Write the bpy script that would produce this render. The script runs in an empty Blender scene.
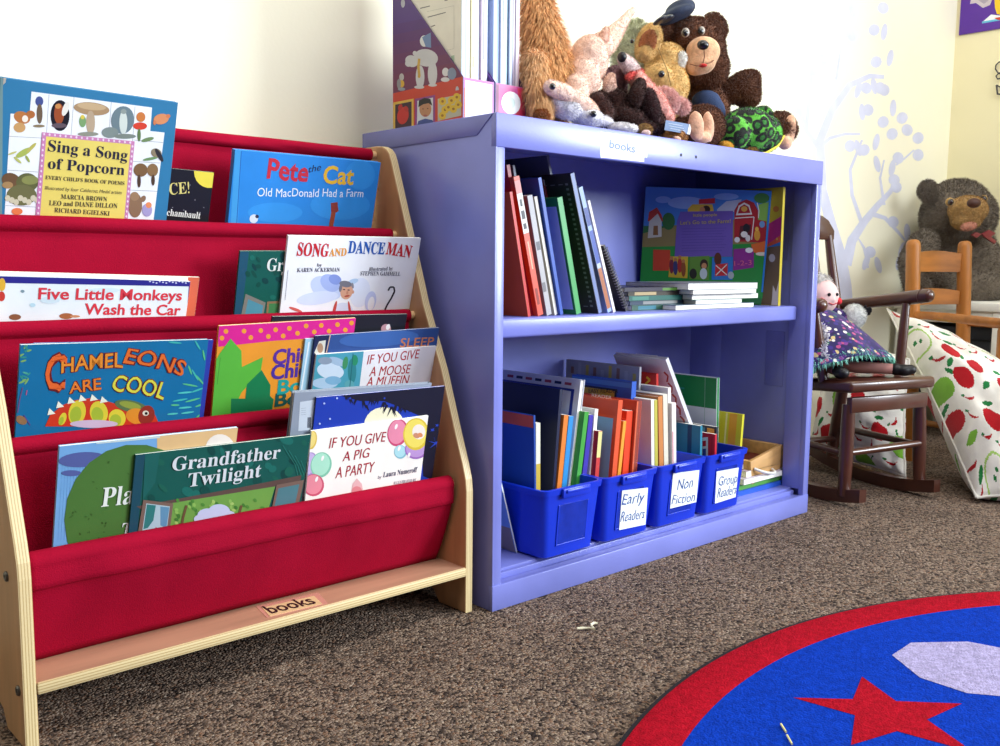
import bpy, bmesh, math, random
from mathutils import Vector, Matrix, noise
random.seed(7)
C = bpy.context.scene.collection
PI = math.pi
V = Vector
# ------------------------------------------------------------------ camera
CAM = V((-0.93489, -1.03464, 0.52051)); YAW, PITCH, ROLL, FPX = 0.74115, -0.114, 0.00926, 963.33
_f = V((math.sin(YAW)*math.cos(PITCH), math.cos(YAW)*math.cos(PITCH), math.sin(PITCH)))
_r = V((math.cos(YAW), -math.sin(YAW), 0)); _u = _r.cross(_f)
RGT = math.cos(ROLL)*_r + math.sin(ROLL)*_u
UPV = -math.sin(ROLL)*_r + math.cos(ROLL)*_u
FWD = _f
cd = bpy.data.cameras.new('camera'); co = bpy.data.objects.new('camera', cd); C.objects.link(co)
cd.sensor_width = 36; cd.lens = FPX/1000*36; cd.clip_start = .02
co.matrix_world = Matrix.Translation(CAM) @ Matrix((RGT, UPV, -FWD)).transposed().to_4x4()
bpy.context.scene.camera = co

def ray(u, v):
    return RGT*((u-500)/FPX) - UPV*((v-373)/FPX) + FWD
def at(p, pl):
    """survey: the point of a real plane (('y',v) or (point,normal)) seen at photo pixel p"""
    d = ray(*p)
    if isinstance(pl[0], str):
        i = 'xyz'.index(pl[0]); return CAM + d*((pl[1]-CAM[i])/d[i])
    return CAM + d*((pl[0]-CAM).dot(pl[1])/d.dot(pl[1]))
def mpp(P):                       # metres per photo pixel at a point
    return (P-CAM).dot(FWD)/FPX

# ------------------------------------------------------------------ materials
def lin(h):
    h = h.lstrip('#'); o = []
    for i in (0, 2, 4):
        c = int(h[i:i+2], 16)/255
        o.append(c/12.92 if c <= .04045 else ((c+.055)/1.055)**2.4)
    return (*o, 1)
_mc = {}
def mat(h, rough=.5, var=.05, scale=30., bump=0., bscale=None, spec=.4, sheen=0., stretch=None, coat=0., metal=0.):
    k = (h, rough, var, scale, bump, bscale, spec, sheen, stretch, coat, metal)
    if k in _mc: return _mc[k]
    m = bpy.data.materials.new('material_%03d' % len(_mc)); m.use_nodes = True
    nt = m.node_tree; n = nt.nodes; L = nt.links; b = n['Principled BSDF']
    b.inputs['Roughness'].default_value = rough
    b.inputs['Specular IOR Level'].default_value = spec
    b.inputs['Metallic'].default_value = metal
    if sheen: b.inputs['Sheen Weight'].default_value = sheen
    if coat: b.inputs['Coat Weight'].default_value = coat; b.inputs['Coat Roughness'].default_value = .12
    tc = n.new('ShaderNodeTexCoord'); mp = n.new('ShaderNodeMapping'); L.new(tc.outputs['Object'], mp.inputs[0])
    if stretch: mp.inputs['Scale'].default_value = stretch
    nz = n.new('ShaderNodeTexNoise'); nz.inputs['Scale'].default_value = scale; nz.inputs['Detail'].default_value = 4
    L.new(mp.outputs[0], nz.inputs['Vector'])
    rp = n.new('ShaderNodeValToRGB'); c = lin(h)
    rp.color_ramp.elements[0].position = .3; rp.color_ramp.elements[1].position = .7
    rp.color_ramp.elements[0].color = (*[x*(1-var*1.6) for x in c[:3]], 1)
    rp.color_ramp.elements[1].color = (*[min(1, x*(1+var*1.6)) for x in c[:3]], 1)
    L.new(nz.outputs['Fac'], rp.inputs[0]); L.new(rp.outputs[0], b.inputs['Base Color'])
    if bump:
        nb = n.new('ShaderNodeTexNoise'); nb.inputs['Scale'].default_value = bscale or scale*4; nb.inputs['Detail'].default_value = 3
        L.new(mp.outputs[0], nb.inputs['Vector'])
        bp = n.new('ShaderNodeBump'); bp.inputs['Strength'].default_value = bump; bp.inputs['Distance'].default_value = .003
        L.new(nb.outputs['Fac'], bp.inputs['Height']); L.new(bp.outputs[0], b.inputs['Normal'])
    _mc[k] = m; return m
def ink(h): return mat(h, .38, .03, 25, spec=.35)
def paper(h='#f1eee2'): return mat(h, .7, .04, 60, spec=.2)
def plush(h, var=.14): return mat(h, .95, var, 90, .5, 260, spec=.1, sheen=.25)
def cloth(h): return mat(h, .9, .06, 22, .35, 420, spec=.12, sheen=.15)
def vor_mat(cols, scale, rough=.9, base=None, dist=0.0, sheen=.2):
    """patches of several colours (printed or dyed fabric)"""
    m = bpy.data.materials.new('material_patch_%d' % len(bpy.data.materials)); m.use_nodes = True
    nt = m.node_tree; n = nt.nodes; L = nt.links; b = n['Principled BSDF']
    b.inputs['Roughness'].default_value = rough; b.inputs['Specular IOR Level'].default_value = .15; b.inputs['Sheen Weight'].default_value = sheen
    tc = n.new('ShaderNodeTexCoord'); vo = n.new('ShaderNodeTexVoronoi'); vo.inputs['Scale'].default_value = scale
    L.new(tc.outputs['Object'], vo.inputs['Vector'])
    sp = n.new('ShaderNodeSeparateColor'); L.new(vo.outputs['Color'], sp.inputs[0])
    rp = n.new('ShaderNodeValToRGB'); rp.color_ramp.interpolation = 'CONSTANT'
    e = rp.color_ramp.elements
    while len(e) < len(cols): e.new(.5)
    for i, c in enumerate(cols): e[i].position = i/len(cols); e[i].color = lin(c)
    L.new(sp.outputs[0], rp.inputs[0])
    out = rp.outputs[0]
    if base:
        r2 = n.new('ShaderNodeValToRGB'); r2.color_ramp.elements[0].position = dist; r2.color_ramp.elements[1].position = dist+.06
        r2.color_ramp.elements[0].color = (0, 0, 0, 1); r2.color_ramp.elements[1].color = (1, 1, 1, 1)
        L.new(vo.outputs['Distance'], r2.inputs[0])
        mx = n.new('ShaderNodeMix'); mx.data_type = 'RGBA'; L.new(r2.outputs[0], mx.inputs[0]); L.new(out, mx.inputs[6]); mx.inputs[7].default_value = lin(base)
        out = mx.outputs[2]
    L.new(out, b.inputs['Base Color'])
    return m

# ------------------------------------------------------------------ mesh builder (world coordinates)
ROOT = {}
class MB:
    def __init__(s): s.v = []; s.f = []; s.m = []; s.mats = []
    def mi(s, m):
        if m not in s.mats: s.mats.append(m)
        return s.mats.index(m)
    def add(s, vs, fs, m):
        o = len(s.v); s.v += [V(p) for p in vs]; k = s.mi(m)
        for f in fs: s.f.append([i+o for i in f]); s.m.append(k)
    def bm(s, b, m):
        b.verts.ensure_lookup_table(); b.verts.index_update()
        s.add([v.co.copy() for v in b.verts], [[v.index for v in f.verts] for f in b.faces], m); b.free()
    def box(s, lo, hi, m, bev=0., T=None, seg=2):
        b = bmesh.new(); bmesh.ops.create_cube(b, size=1)
        lo = V(lo); hi = V(hi)
        for v in b.verts: v.co = V([(lo[i]+hi[i])/2 + v.co[i]*(hi[i]-lo[i]) for i in range(3)])
        if bev: bmesh.ops.bevel(b, geom=list(b.edges), offset=bev, segments=seg, affect='EDGES', profile=.5)
        if T:
            for v in b.verts: v.co = T @ v.co
        s.bm(b, m)
    def prism(s, pts, d, m, bev=0., seg=2):
        b = bmesh.new(); d = V(d)
        a = [b.verts.new(p) for p in pts]; c = [b.verts.new(V(p)+d) for p in pts]; n = len(pts)
        b.faces.new(a[::-1]); b.faces.new(c)
        for i in range(n): b.faces.new((a[i], a[(i+1) % n], c[(i+1) % n], c[i]))
        bmesh.ops.recalc_face_normals(b, faces=b.faces)
        if bev: bmesh.ops.bevel(b, geom=list(b.edges), offset=bev, segments=seg, affect='EDGES', profile=.5)
        s.bm(b, m)
    def tube(s, P, R, m, n=12, cap=True, ry=1.):
        P = [V(p) for p in P]; k = len(P)
        if not hasattr(R, '__len__'): R = [R]*k
        vs = []; fs = []; N = None
        for i in range(k):
            t = (P[min(i+1, k-1)]-P[max(i-1, 0)]).normalized()
            if N is None: N = t.orthogonal().normalized() if abs(t.z) > .95 else t.cross(V((0, 0, 1))).normalized()
            N = (N - t*N.dot(t)).normalized(); Bn = t.cross(N)
            for j in range(n):
                a = 2*PI*j/n; vs.append(P[i] + N*math.cos(a)*R[i] + Bn*math.sin(a)*R[i]*ry)
        for i in range(k-1):
            for j in range(n): fs.append((i*n+j, i*n+(j+1) % n, (i+1)*n+(j+1) % n, (i+1)*n+j))
        if cap: fs.append(tuple(range(n))[::-1]); fs.append(tuple(range((k-1)*n, k*n)))
        s.add(vs, fs, m)
    def ell(s, c, r, m, Rm=None, su=20, sv=12):
        b = bmesh.new(); bmesh.ops.create_uvsphere(b, u_segments=su, v_segments=sv, radius=1)
        if not hasattr(r, '__len__'): r = (r, r, r)
        for v in b.verts:
            p = V((v.co.x*r[0], v.co.y*r[1], v.co.z*r[2]))
            if Rm: p = Rm @ p
            v.co = V(c)+p
        s.bm(b, m)
    def lathe(s, prof, base, ax, m, n=24):
        ax = V(ax).normalized(); N = ax.orthogonal().normalized(); Bn = ax.cross(N); vs = []; fs = []
        for r, h in prof:
            for j in range(n):
                a = 2*PI*j/n; vs.append(V(base)+ax*h+(N*math.cos(a)+Bn*math.sin(a))*max(r, 1e-5))
        k = len(prof)
        for i in range(k-1):
            for j in range(n): fs.append((i*n+j, i*n+(j+1) % n, (i+1)*n+(j+1) % n, (i+1)*n+j))
        fs.append(tuple(range(n))[::-1]); fs.append(tuple(range((k-1)*n, k*n)))
        s.add(vs, fs, m)
    def grid(s, fn, nu, nv, m, close_u=False):
        vs = [fn(i/(nu-1 if not close_u else nu), j/(nv-1)) for j in range(nv) for i in range(nu)]; fs = []
        for j in range(nv-1):
            for i in range(nu if close_u else nu-1):
                i2 = (i+1) % nu; fs.append((j*nu+i, j*nu+i2, (j+1)*nu+i2, (j+1)*nu+i))
        s.add(vs, fs, m)
def root_of(p):
    while p is not None and p not in ROOT: p = p.parent
    return p
def obj(name, mb, parent=None, smooth=True, ang=.7, label=None, origin=None):
    me = bpy.data.meshes.new(name)
    r = root_of(parent)
    T = ROOT[r].inverted() if r else (Matrix.Translation(-V(origin)) if origin else Matrix.Identity(4))
    me.from_pydata([T @ p for p in mb.v], [], mb.f)
    for m in mb.mats: me.materials.append(m)
    me.polygons.foreach_set('material_index', mb.m)
    me.polygons.foreach_set('use_smooth', [smooth]*len(me.polygons))
    me.update()
    if smooth: me.set_sharp_from_angle(angle=ang)
    o = bpy.data.objects.new(name, me); C.objects.link(o)
    if origin and not r: o.location = V(origin); 
    if parent: o.parent = parent
    if label: o['label'] = label
    return o
def thing(name, label, cat, T, group=None):
    o = bpy.data.objects.new(name, None); C.objects.link(o); o.empty_display_size = .05
    if not isinstance(T, Matrix): T = Matrix.Translation(V(T))
    o.matrix_world = T; ROOT[o] = T; return tag(o, label, cat, group)
def tag(o, label, cat, group=None):
    o['label'] = label; o['category'] = cat
    if group: o['group'] = group
    return o
def structure(name, mb, **k):
    o = obj(name, mb, **k); o['kind'] = 'structure'; return o

# ------------------------------------------------------------------ lettering
_tc = {}
def serif(s):
    o = ''
    for ch in s:
        if 'A' <= ch <= 'Z': o += chr(0x1D400+ord(ch)-65)
        elif 'a' <= ch <= 'z': o += chr(0x1D41A+ord(ch)-97)
        else: o += ch
    return o
def glyphs(body, bold=0., shear=0., cap_of='H'):
    k = (body, bold, shear)
    if k in _tc: return _tc[k]
    def ev(t):
        cu = bpy.data.curves.new('t', 'FONT'); cu.body = t; cu.size = 1; cu.offset = bold; cu.shear = shear; cu.resolution_u = 3
        ob = bpy.data.objects.new('t', cu); C.objects.link(ob)
        dg = bpy.context.evaluated_depsgraph_get(); dg.update()
        me = ob.evaluated_get(dg).to_mesh()
        vs = [v.co.copy() for v in me.vertices]; fs = [list(p.vertices) for p in me.polygons]
        ob.evaluated_get(dg).to_mesh_clear(); bpy.data.objects.remove(ob); bpy.data.curves.remove(cu)
        return vs, fs
    vs, fs = ev(body)
    cap = .73 if ord(max(body)) < 0x10000 else .68
    x0 = min((v.x for v in vs), default=0); x1 = max((v.x for v in vs), default=1)
    r = ([V(((v.x-x0)/(x1-x0), v.y/cap, 0)) for v in vs], fs); _tc[k] = r; return r
def lettering(mb, body, p0, p1, hpx, pl, m, lift=.0006, bold=.0, shear=0., arc=0., wob=0.):
    """body set on plane pl from baseline pixel p0 to p1, capitals hpx high"""
    vs, fs = glyphs(body, bold, shear)
    A = at(p0, pl); Bp = at(p1, pl); mid = ((p0[0]+p1[0])/2, (p0[1]+p1[1])/2)
    Hv = at((mid[0], mid[1]-hpx), pl) - at(mid, pl)
    nrm = (Bp-A).cross(Hv).normalized()
    if nrm.dot(CAM-A) < 0: nrm = -nrm
    X = Bp-A; hl = Hv.length; 
    up = nrm.cross(X.normalized()); up = up if up.dot(Hv) > 0 else -up
    mb.add([A + X*v.x + up*hl*(v.y + arc*4*v.x*(1-v.x) + wob*math.sin(v.x*23)) + nrm*lift for v in vs], fs, m)

# ------------------------------------------------------------------ flat artwork on a cover plane
def clip(poly, lo, hi):
    for ax in (0, 1):
        for sgn, lim in ((1, lo[ax]), (-1, -hi[ax])):
            out = []
            for i in range(len(poly)):
                a = poly[i-1]; b = poly[i]; da = sgn*a[ax]-lim; db = sgn*b[ax]-lim
                if (da >= 0) != (db >= 0):
                    t = da/(da-db); out.append((a[0]+(b[0]-a[0])*t, a[1]+(b[1]-a[1])*t))
                if db >= 0: out.append(b)
            poly = out
            if len(poly) < 3: return []
    return poly
class Art:
    """prints shapes on plane (O, U, W, nrm): coords given as photo pixels surveyed onto that plane"""
    def __init__(s, O, U, W, lo, hi, mb):
        s.O = V(O); s.U = V(U).normalized(); s.W = V(W).normalized(); s.n = s.U.cross(s.W)
        if s.n.dot(CAM-s.O) < 0: s.n = -s.n
        s.pl = (s.O, s.n); s.lo = lo; s.hi = hi; s.mb = mb; s.k = 0; s.st = .000008
    def l2(s, p):
        q = at(p, s.pl)-s.O; return (q.dot(s.U), q.dot(s.W))
    def loc(s, pts, h):
        pts = clip(list(pts), s.lo, s.hi)
        if len(pts) < 3: return
        s.k += 1; d = s.n*(.00012+s.st*s.k)
        vs = [s.O+s.U*x+s.W*y+d for x, y in pts]
        s.mb.add(vs, [list(range(len(vs)))], h if not isinstance(h, str) else ink(h))
    def poly(s, pts, h): s.loc([s.l2(p) for p in pts], h)
    def ell(s, c, rx, ry, h, ang=0, n=22, a0=0, a1=360):
        pts = []; ca, sa = math.cos(math.radians(ang)), math.sin(math.radians(ang))
        for i in range(n + (a1-a0 < 360)):
            t = math.radians(a0+(a1-a0)*i/n); x, y = rx*math.cos(t), ry*math.sin(t)
            pts.append((c[0]+x*ca-y*sa, c[1]+x*sa+y*ca))
        s.poly(pts, h)
    def line(s, pts, w, h):
        for a, b in zip(pts, pts[1:]):
            d = V((b[0]-a[0], b[1]-a[1])); d.normalize(); nx, ny = -d.y*w/2, d.x*w/2
            s.poly([(a[0]+nx, a[1]+ny), (b[0]+nx, b[1]+ny), (b[0]-nx, b[1]-ny), (a[0]-nx, a[1]-ny)], h)
    def full(s, h): s.loc([s.lo, (s.hi[0], s.lo[1]), s.hi, (s.lo[0], s.hi[1])], h)

# ------------------------------------------------------------------ plush helper
YR = Matrix((RGT.xyz, V((FWD.x, FWD.y, 0)).normalized(), V((0, 0, 1)))).transposed()
def E(px, py, y, rx, ry, ang=0, d=None):
    """ellipsoid whose centre stands at depth y; radii in photo pixels scaled to metres there"""
    c = at((px, py), ('y', y)); s = mpp(c)
    dd = (min(rx, ry) if d is None else d)*s
    return (c, (rx*s, dd, ry*s), YR @ Matrix.Rotation(math.radians(ang), 3, 'Y'))
def chain(pts, y, n=5):
    o = []
    for (a, b) in zip(pts, pts[1:]):
        for i in range(n):
            t = i/n; q = [a[j]+(b[j]-a[j])*t for j in range(len(a))]
            o.append(E(q[0], q[1], q[3] if len(q) > 3 else y, q[2], q[2]))
    a = pts[-1]; o.append(E(a[0], a[1], a[3] if len(a) > 3 else y, a[2], a[2])); return o
def blob(items, m, voxel=.005, fur=0, flen=.006, fw=.0012, droop=.3, smooth=6, seed=1, zmin=None):
    """ellipsoids merged into one continuous skin, with pile standing on it"""
    mb = MB()
    for it in items: mb.ell(it[0], it[1], m, it[2] if len(it) > 2 else None, 24, 16)
    me = bpy.data.meshes.new('tmp'); me.from_pydata(mb.v, [], mb.f)
    o = bpy.data.objects.new('tmp', me); C.objects.link(o)
    r = o.modifiers.new('r', 'REMESH'); r.mode = 'VOXEL'; r.voxel_size = voxel
    sm = o.modifiers.new('s', 'SMOOTH'); sm.iterations = smooth; sm.factor = .5
    dg = bpy.context.evaluated_depsgraph_get(); dg.update()
    e = o.evaluated_get(dg).to_mesh()
    out = MB(); vs = [v.co.copy() for v in e.vertices]; fs = [list(p.vertices) for p in e.polygons]
    if zmin is not None:
        for v in vs: v.z = max(v.z, zmin)
    nr = [p.normal.copy() for p in e.polygons]; ce = [p.center.copy() for p in e.polygons]; ar = [p.area for p in e.polygons]
    o.evaluated_get(dg).to_mesh_clear(); bpy.data.objects.remove(o); bpy.data.meshes.remove(me)
    out.add(vs, fs, m)
    if fur:
        fur = int(fur*2.2); fw *= .55; flen *= .8
        rnd = random.Random(seed)
        for i in rnd.choices(range(len(ce)), weights=ar, k=fur):
            n = nr[i]; f = fs[i]; a = vs[f[0]].lerp(vs[f[1]], rnd.random()); b = vs[f[2]].lerp(vs[f[3 % len(f)]], rnd.random()); p = a.lerp(b, rnd.random())
            t = V((rnd.gauss(0, 1), rnd.gauss(0, 1), rnd.gauss(0, 1)))*.35
            d = (n + t + V((0, 0, -droop))).normalized(); L = flen*(.6+.7*rnd.random())
            sd = d.cross(n+t*.3+V((.01, .02, .03))).normalized()*fw
            mid = p+d*L*.55+n*L*.08; tip = p+d*L+V((0, 0, -droop*L*.35))
            if zmin is not None: mid.z = max(mid.z, zmin+.001); tip.z = max(tip.z, zmin+.001)
            out.add([p-sd-n*.001, p+sd-n*.001, mid+sd*.7, mid-sd*.7, tip], [(0, 1, 2, 3), (3, 2, 4)], m)
    return out
def ells(items, m, su=20, sv=14):
    mb = MB()
    for it in items: mb.ell(it[0], it[1], m, it[2] if len(it) > 2 else None, su, sv)
    return mb
WORLD, EXPO = .14, 0.1
# ================================================================== light
w = bpy.data.worlds.new('world'); bpy.context.scene.world = w; w.use_nodes = True
w.node_tree.nodes['Background'].inputs[0].default_value = (1, .95, .88, 1)
w.node_tree.nodes['Background'].inputs[1].default_value = WORLD
def area(name, loc, aim, sx, sy, e, col):
    l = bpy.data.lights.new(name, 'AREA'); l.shape = 'RECTANGLE'; l.size = sx; l.size_y = sy; l.energy = e; l.color = col
    o = bpy.data.objects.new(name, l); C.objects.link(o); o.location = loc
    o.rotation_euler = (V(aim)-V(loc)).to_track_quat('-Z', 'Y').to_euler(); return o
area('window_daylight', (.9, -2.9, 1.8), (.2, .3, .35), 2.3, 1.5, 62, (.9, .96, 1))
area('side_window_daylight', (3.9, -4.2, 1.7), (.2, .2, .5), 2.0, 1.7, 370, (.82, .92, 1))
area('wall_wash_fill', (.45, -.75, 2.45), (.45, .365, 1.1), 3.6, .5, 44, (1, .985, .95))  # added fill with no known fixture, brightens the upper back wall
vs_ = bpy.context.scene.view_settings
vs_.view_transform = 'Standard'; vs_.look = 'None'; vs_.gamma = 1; vs_.exposure = EXPO; vs_.use_curve_mapping = False
bpy.context.scene.cycles.max_bounces = 8

# ================================================================== room
WY, WX = .365, 2.345
def carpet_mat():
    m = bpy.data.materials.new('carpet'); m.use_nodes = True; nt = m.node_tree; n = nt.nodes; L = nt.links; b = n['Principled BSDF']
    b.inputs['Roughness'].default_value = .95; b.inputs['Specular IOR Level'].default_value = .1
    tc = n.new('ShaderNodeTexCoord'); nz = n.new('ShaderNodeTexNoise'); nz.inputs['Scale'].default_value = 60
    L.new(tc.outputs['Object'], nz.inputs['Vector'])
    mx = n.new('ShaderNodeMix'); mx.data_type = 'RGBA'; mx.inputs[0].default_value = .006; L.new(tc.outputs['Object'], mx.inputs[6]); L.new(nz.outputs['Color'], mx.inputs[7])
    vo = n.new('ShaderNodeTexVoronoi'); vo.inputs['Scale'].default_value = 270; L.new(mx.outputs[2], vo.inputs['Vector'])
    sp = n.new('ShaderNodeSeparateColor'); L.new(vo.outputs['Color'], sp.inputs[0])
    rp = n.new('ShaderNodeValToRGB'); e = rp.color_ramp.elements
    cols = [(0, '#272120'), (.2, '#493d36'), (.42, '#6a5a50'), (.6, '#7f6c60'), (.78, '#93806f'), (.92, '#755745'), (1, '#a59586')]
    while len(e) < len(cols): e.new(.5)
    for i, (p, c) in enumerate(cols): e[i].position = p; e[i].color = lin(c)
    L.new(sp.outputs[0], rp.inputs[0])
    n2 = n.new('ShaderNodeTexNoise'); n2.inputs['Scale'].default_value = 7; L.new(tc.outputs['Object'], n2.inputs['Vector'])
    hs = n.new('ShaderNodeHueSaturation'); L.new(rp.outputs[0], hs.inputs['Color'])
    mr = n.new('ShaderNodeMapRange'); mr.inputs[1].default_value = .3; mr.inputs[2].default_value = .7; mr.inputs[3].default_value = .9; mr.inputs[4].default_value = 1.12
    L.new(n2.outputs['Fac'], mr.inputs[0]); L.new(mr.outputs[0], hs.inputs['Value']); L.new(hs.outputs[0], b.inputs['Base Color'])
    bp = n.new('ShaderNodeBump'); bp.inputs['Strength'].default_value = .9; bp.inputs['Distance'].default_value = .004; bp.invert = True
    L.new(vo.outputs['Distance'], bp.inputs['Height']); L.new(bp.outputs[0], b.inputs['Normal']); return m
mb = MB(); mb.box((-3, -4.5, -.05), (4.2, WY, 0), carpet_mat()); structure('floor', mb, smooth=False)
CREAM = mat('#f6f2da', .85, .015, 3, .06, 160, spec=.15)
MURAL = mat('#d3d6ea', .85, .05, 14, spec=.15)
mb = MB(); mb.box((-3, WY, 0), (WX, WY+.1, 2.6), CREAM)
# painted tree mural on the back wall
A = Art((0, WY, 0), (1, 0, 0), (0, 0, 1), (-.2, .05), (WX-.01, 2.4), mb); A.st = .000004
def limb(pts, w0, w1):
    n = len(pts)
    P = []
    for i, (x, y) in enumerate(pts):
        a = pts[max(i-1, 0)]; b = pts[min(i+1, n-1)]; dx, dy = b[0]-a[0], b[1]-a[1]; l = math.hypot(dx, dy)
        w = (w0+(w1-w0)*i/(n-1))/2; P.append(((x-dy/l*w, y+dx/l*w), (x+dy/l*w, y-dx/l*w)))
    for i in range(n-1): A.poly([P[i][0], P[i+1][0], P[i+1][1], P[i][1]], MURAL)
for pts, a, b in [([(848, 400), (848, 330), (845, 285), (840, 255), (832, 228), (822, 190), (820, 140), (832, 110), (850, 85), (870, 76), (884, 77)], 15, 4),
                  ([(846, 265), (852, 240), (864, 222), (878, 205), (890, 192), (897, 180)], 11, 3), ([(862, 224), (852, 195), (850, 170), (858, 150), (862, 140)], 4, 2),
                  ([(872, 214), (885, 218), (898, 232), (908, 244)], 5, 2), ([(848, 250), (858, 238), (864, 248), (868, 268)], 4, 2), ([(820, 150), (806, 130), (795, 95), (788, 60), (792, 20), (800, -20)], 5, 2),
                  ([(822, 145), (830, 138), (845, 134), (860, 134)], 4, 2), ([(806, 130), (810, 90), (812, 50), (826, 28), (818, 10), (805, -8)], 4, 2), ([(836, 80), (838, 66), (842, 40), (852, 20)], 3, 1.5),
                  ([(884, 205), (880, 178), (884, 160)], 3, 1.5), ([(896, 165), (905, 158), (914, 150)], 2, 1.5), ([(776, 80), (770, 40), (778, 0)], 3, 2)]:
    limb(pts, a, b)
rnd = random.Random(3)
for x, y in [(785, 8), (792, 18), (825, 10), (838, 8), (852, 10), (843, 33), (852, 36), (883, 8), (874, 30), (884, 32), (822, 60), (828, 55), (790, 45), (786, 65), (794, 88), (876, 62), (890, 58), (858, 90), (866, 88), (874, 86), (880, 88),
             (884, 90), (862, 112), (893, 108), (883, 122), (892, 134), (902, 118), (907, 130), (918, 138), (918, 155), (898, 158), (850, 146), (858, 148), (864, 150), (876, 142), (877, 164), (892, 168), (894, 180), (896, 187), (868, 110), (815, 70), (866, 262), (878, 265), (870, 252), (907, 232), (893, 222), (899, 262), (902, 250), (775, 20), (770, 55), (800, 110)]:
    if rnd.random() < .55: A.ell((x, y), 3.2, 8.5, MURAL, rnd.uniform(-18, 18), 14)
    else: A.ell((x, y), 5.5, 6, MURAL, rnd.uniform(-30, 30), 12)
structure('wall_back', mb, smooth=False)
mb = MB(); mb.box((WX, -1.6, 0), (WX+.1, WY+.1, 2.6), mat('#f0e7bf', .85, .015, 3, .06, 160, spec=.15)); structure('wall_right', mb, smooth=False)
# poster high on the right wall
T = Matrix.Translation((WX-.001, .0, 1.27)); po = thing('poster', 'purple poster mounted high on the right wall beside the corner', 'poster', T)
mb = MB(); mb.box((WX-.006, -.35, 1.268), (WX, .352, 1.75), ink('#5a2f9a'), .0008)
A = Art((WX-.006, 0, 0), (0, -1, 0), (0, 0, 1), (-.35, 1.27), (.35, 1.74), mb)
A.poly([(972, -6), (970, 4), (976, 3), (983, 8), (990, 5), (993, -2), (992, -8), (978, -10)], '#c9bfc4')
A.poly([(978, 0), (984, 4), (989, 0), (984, -5)], '#a9a0ad')
A.poly([(994, -10), (995, 8), (997, 14), (1006, 16), (1010, -10)], '#f0c52a')
A.poly([(982, 22.5), (991, 14.5), (1004, 16), (1012, 20), (1000, 19.5)], '#eef0f4'); A.poly([(982, 23.5), (982, 21.5), (1000, 18.5), (1000, 20.5)], '#5fb6d8')
A.poly([(994, 18), (1000, 17), (1006, 20), (998, 20)], '#c8402a')
obj('sheet', mb, po, smooth=False)
# wire wall hook
hk = thing('wire_hanger', 'small dark bent-wire hanger on the right wall below the purple poster', 'hanger', at((997, 80), ('x', WX-.01)))
wm = mat('#4a474c', .4, .05, 60, metal=.6)
mb = MB()
def wire(pts, r=.0022): mb.tube([at(p, ('x', WX-.008)) for p in pts], r, wm, 8)
wire([(1004, 62), (999, 62), (996, 65), (995.5, 69), (998, 73), (1002, 74)]); wire([(1003, 73), (999, 73), (996, 76), (997.5, 79), (1003, 78)])
obj('loop', mb, hk)
mb = MB(); wire([(996.5, 85), (997.5, 94), (1006, 95)], .003); wire([(996.5, 85), (1000, 87), (1006, 86)], .002); obj('basket', mb, hk)

# scrap of paper on the carpet
sc = MB(); S = [at(p, ('z', .004)) for p in ((577, 628.5), (583, 628), (590, 628), (594, 629), (592, 626.5), (591, 624.5), (594, 623), (598, 623.2))]
sc.tube(S, [.0018, .002, .0012, .0024, .0016, .0018, .002, .0008], paper('#e6dfc4'), 6)
o = obj('paper_scrap', sc, origin=S[0]); tag(o, 'tiny curled white paper scrap lying on the brown carpet', 'scrap')

# ================================================================== rug
RC, RR, RI = V((.168, -1.221)), .889, .829
rg = thing('round_rug', 'round blue rug with red rim, red star and black bound edge on the carpet', 'rug', (RC.x, RC.y, 0))
def pile(h): return mat(h, .95, .15, 150, .9, 380, spec=.05)
mb = MB(); n = 160
prof = [(RR+.004, .0005), (RR+.0065, .004), (RR+.004, .0075), (RR-.004, .0085)]
mb.lathe([(r, z) for r, z in prof], (RC.x, RC.y, 0), (0, 0, 1), mat('#15131a', .9, .1, 100), n); obj('edge_binding', mb, rg)
mb = MB(); mb.lathe([(RI-.002, .0089), (RI+.003, .0100), (RR-.006, .0100), (RR-.002, .0089)], (RC.x, RC.y, 0), (0, 0, 1), pile('#a20f22'), n); 
# keep only the rim (drop the end caps)
mb.f = mb.f[:-2]; mb.m = mb.m[:-2]; obj('rim', mb, rg)
mb = MB(); vs = [(RC.x+RI*math.cos(2*PI*i/n), RC.y+RI*math.sin(2*PI*i/n), .0095) for i in range(n)]
mb.add(vs, [list(range(n))], pile('#0a36a6')); obj('field', mb, rg)
def rugshape(name, px, h, lab=None):
    P = [at(p, ('z', .010)) for p in px]
    P = [p for p in P]; m = MB(); m.add(P, [list(range(len(P)))], pile(h)); return obj(name, m, rg, label=lab)
rugshape('star', [(793, 697.5), (853, 699), (862, 676.5), (896, 701), (962, 703.5), (927, 719.5), (965, 746), (957, 747.5), (897, 731), (851, 745), (855, 715)][:11], '#a20f22')
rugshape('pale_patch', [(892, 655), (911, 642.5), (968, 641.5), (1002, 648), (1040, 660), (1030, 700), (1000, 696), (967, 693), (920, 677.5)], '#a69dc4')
mb = MB()
for a, b in (((781, 724), (786, 732)), ((787, 735), (792, 744))):
    mb.tube([at(a, ('z', .0115)), at(b, ('z', .0112))], .0013, paper('#e3dc9a'), 6)
o = obj('thread_bits', mb, origin=at((785, 733), ('z', .011))); tag(o, 'pale yellow bits of thread lying on the blue rug', 'thread')

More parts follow.
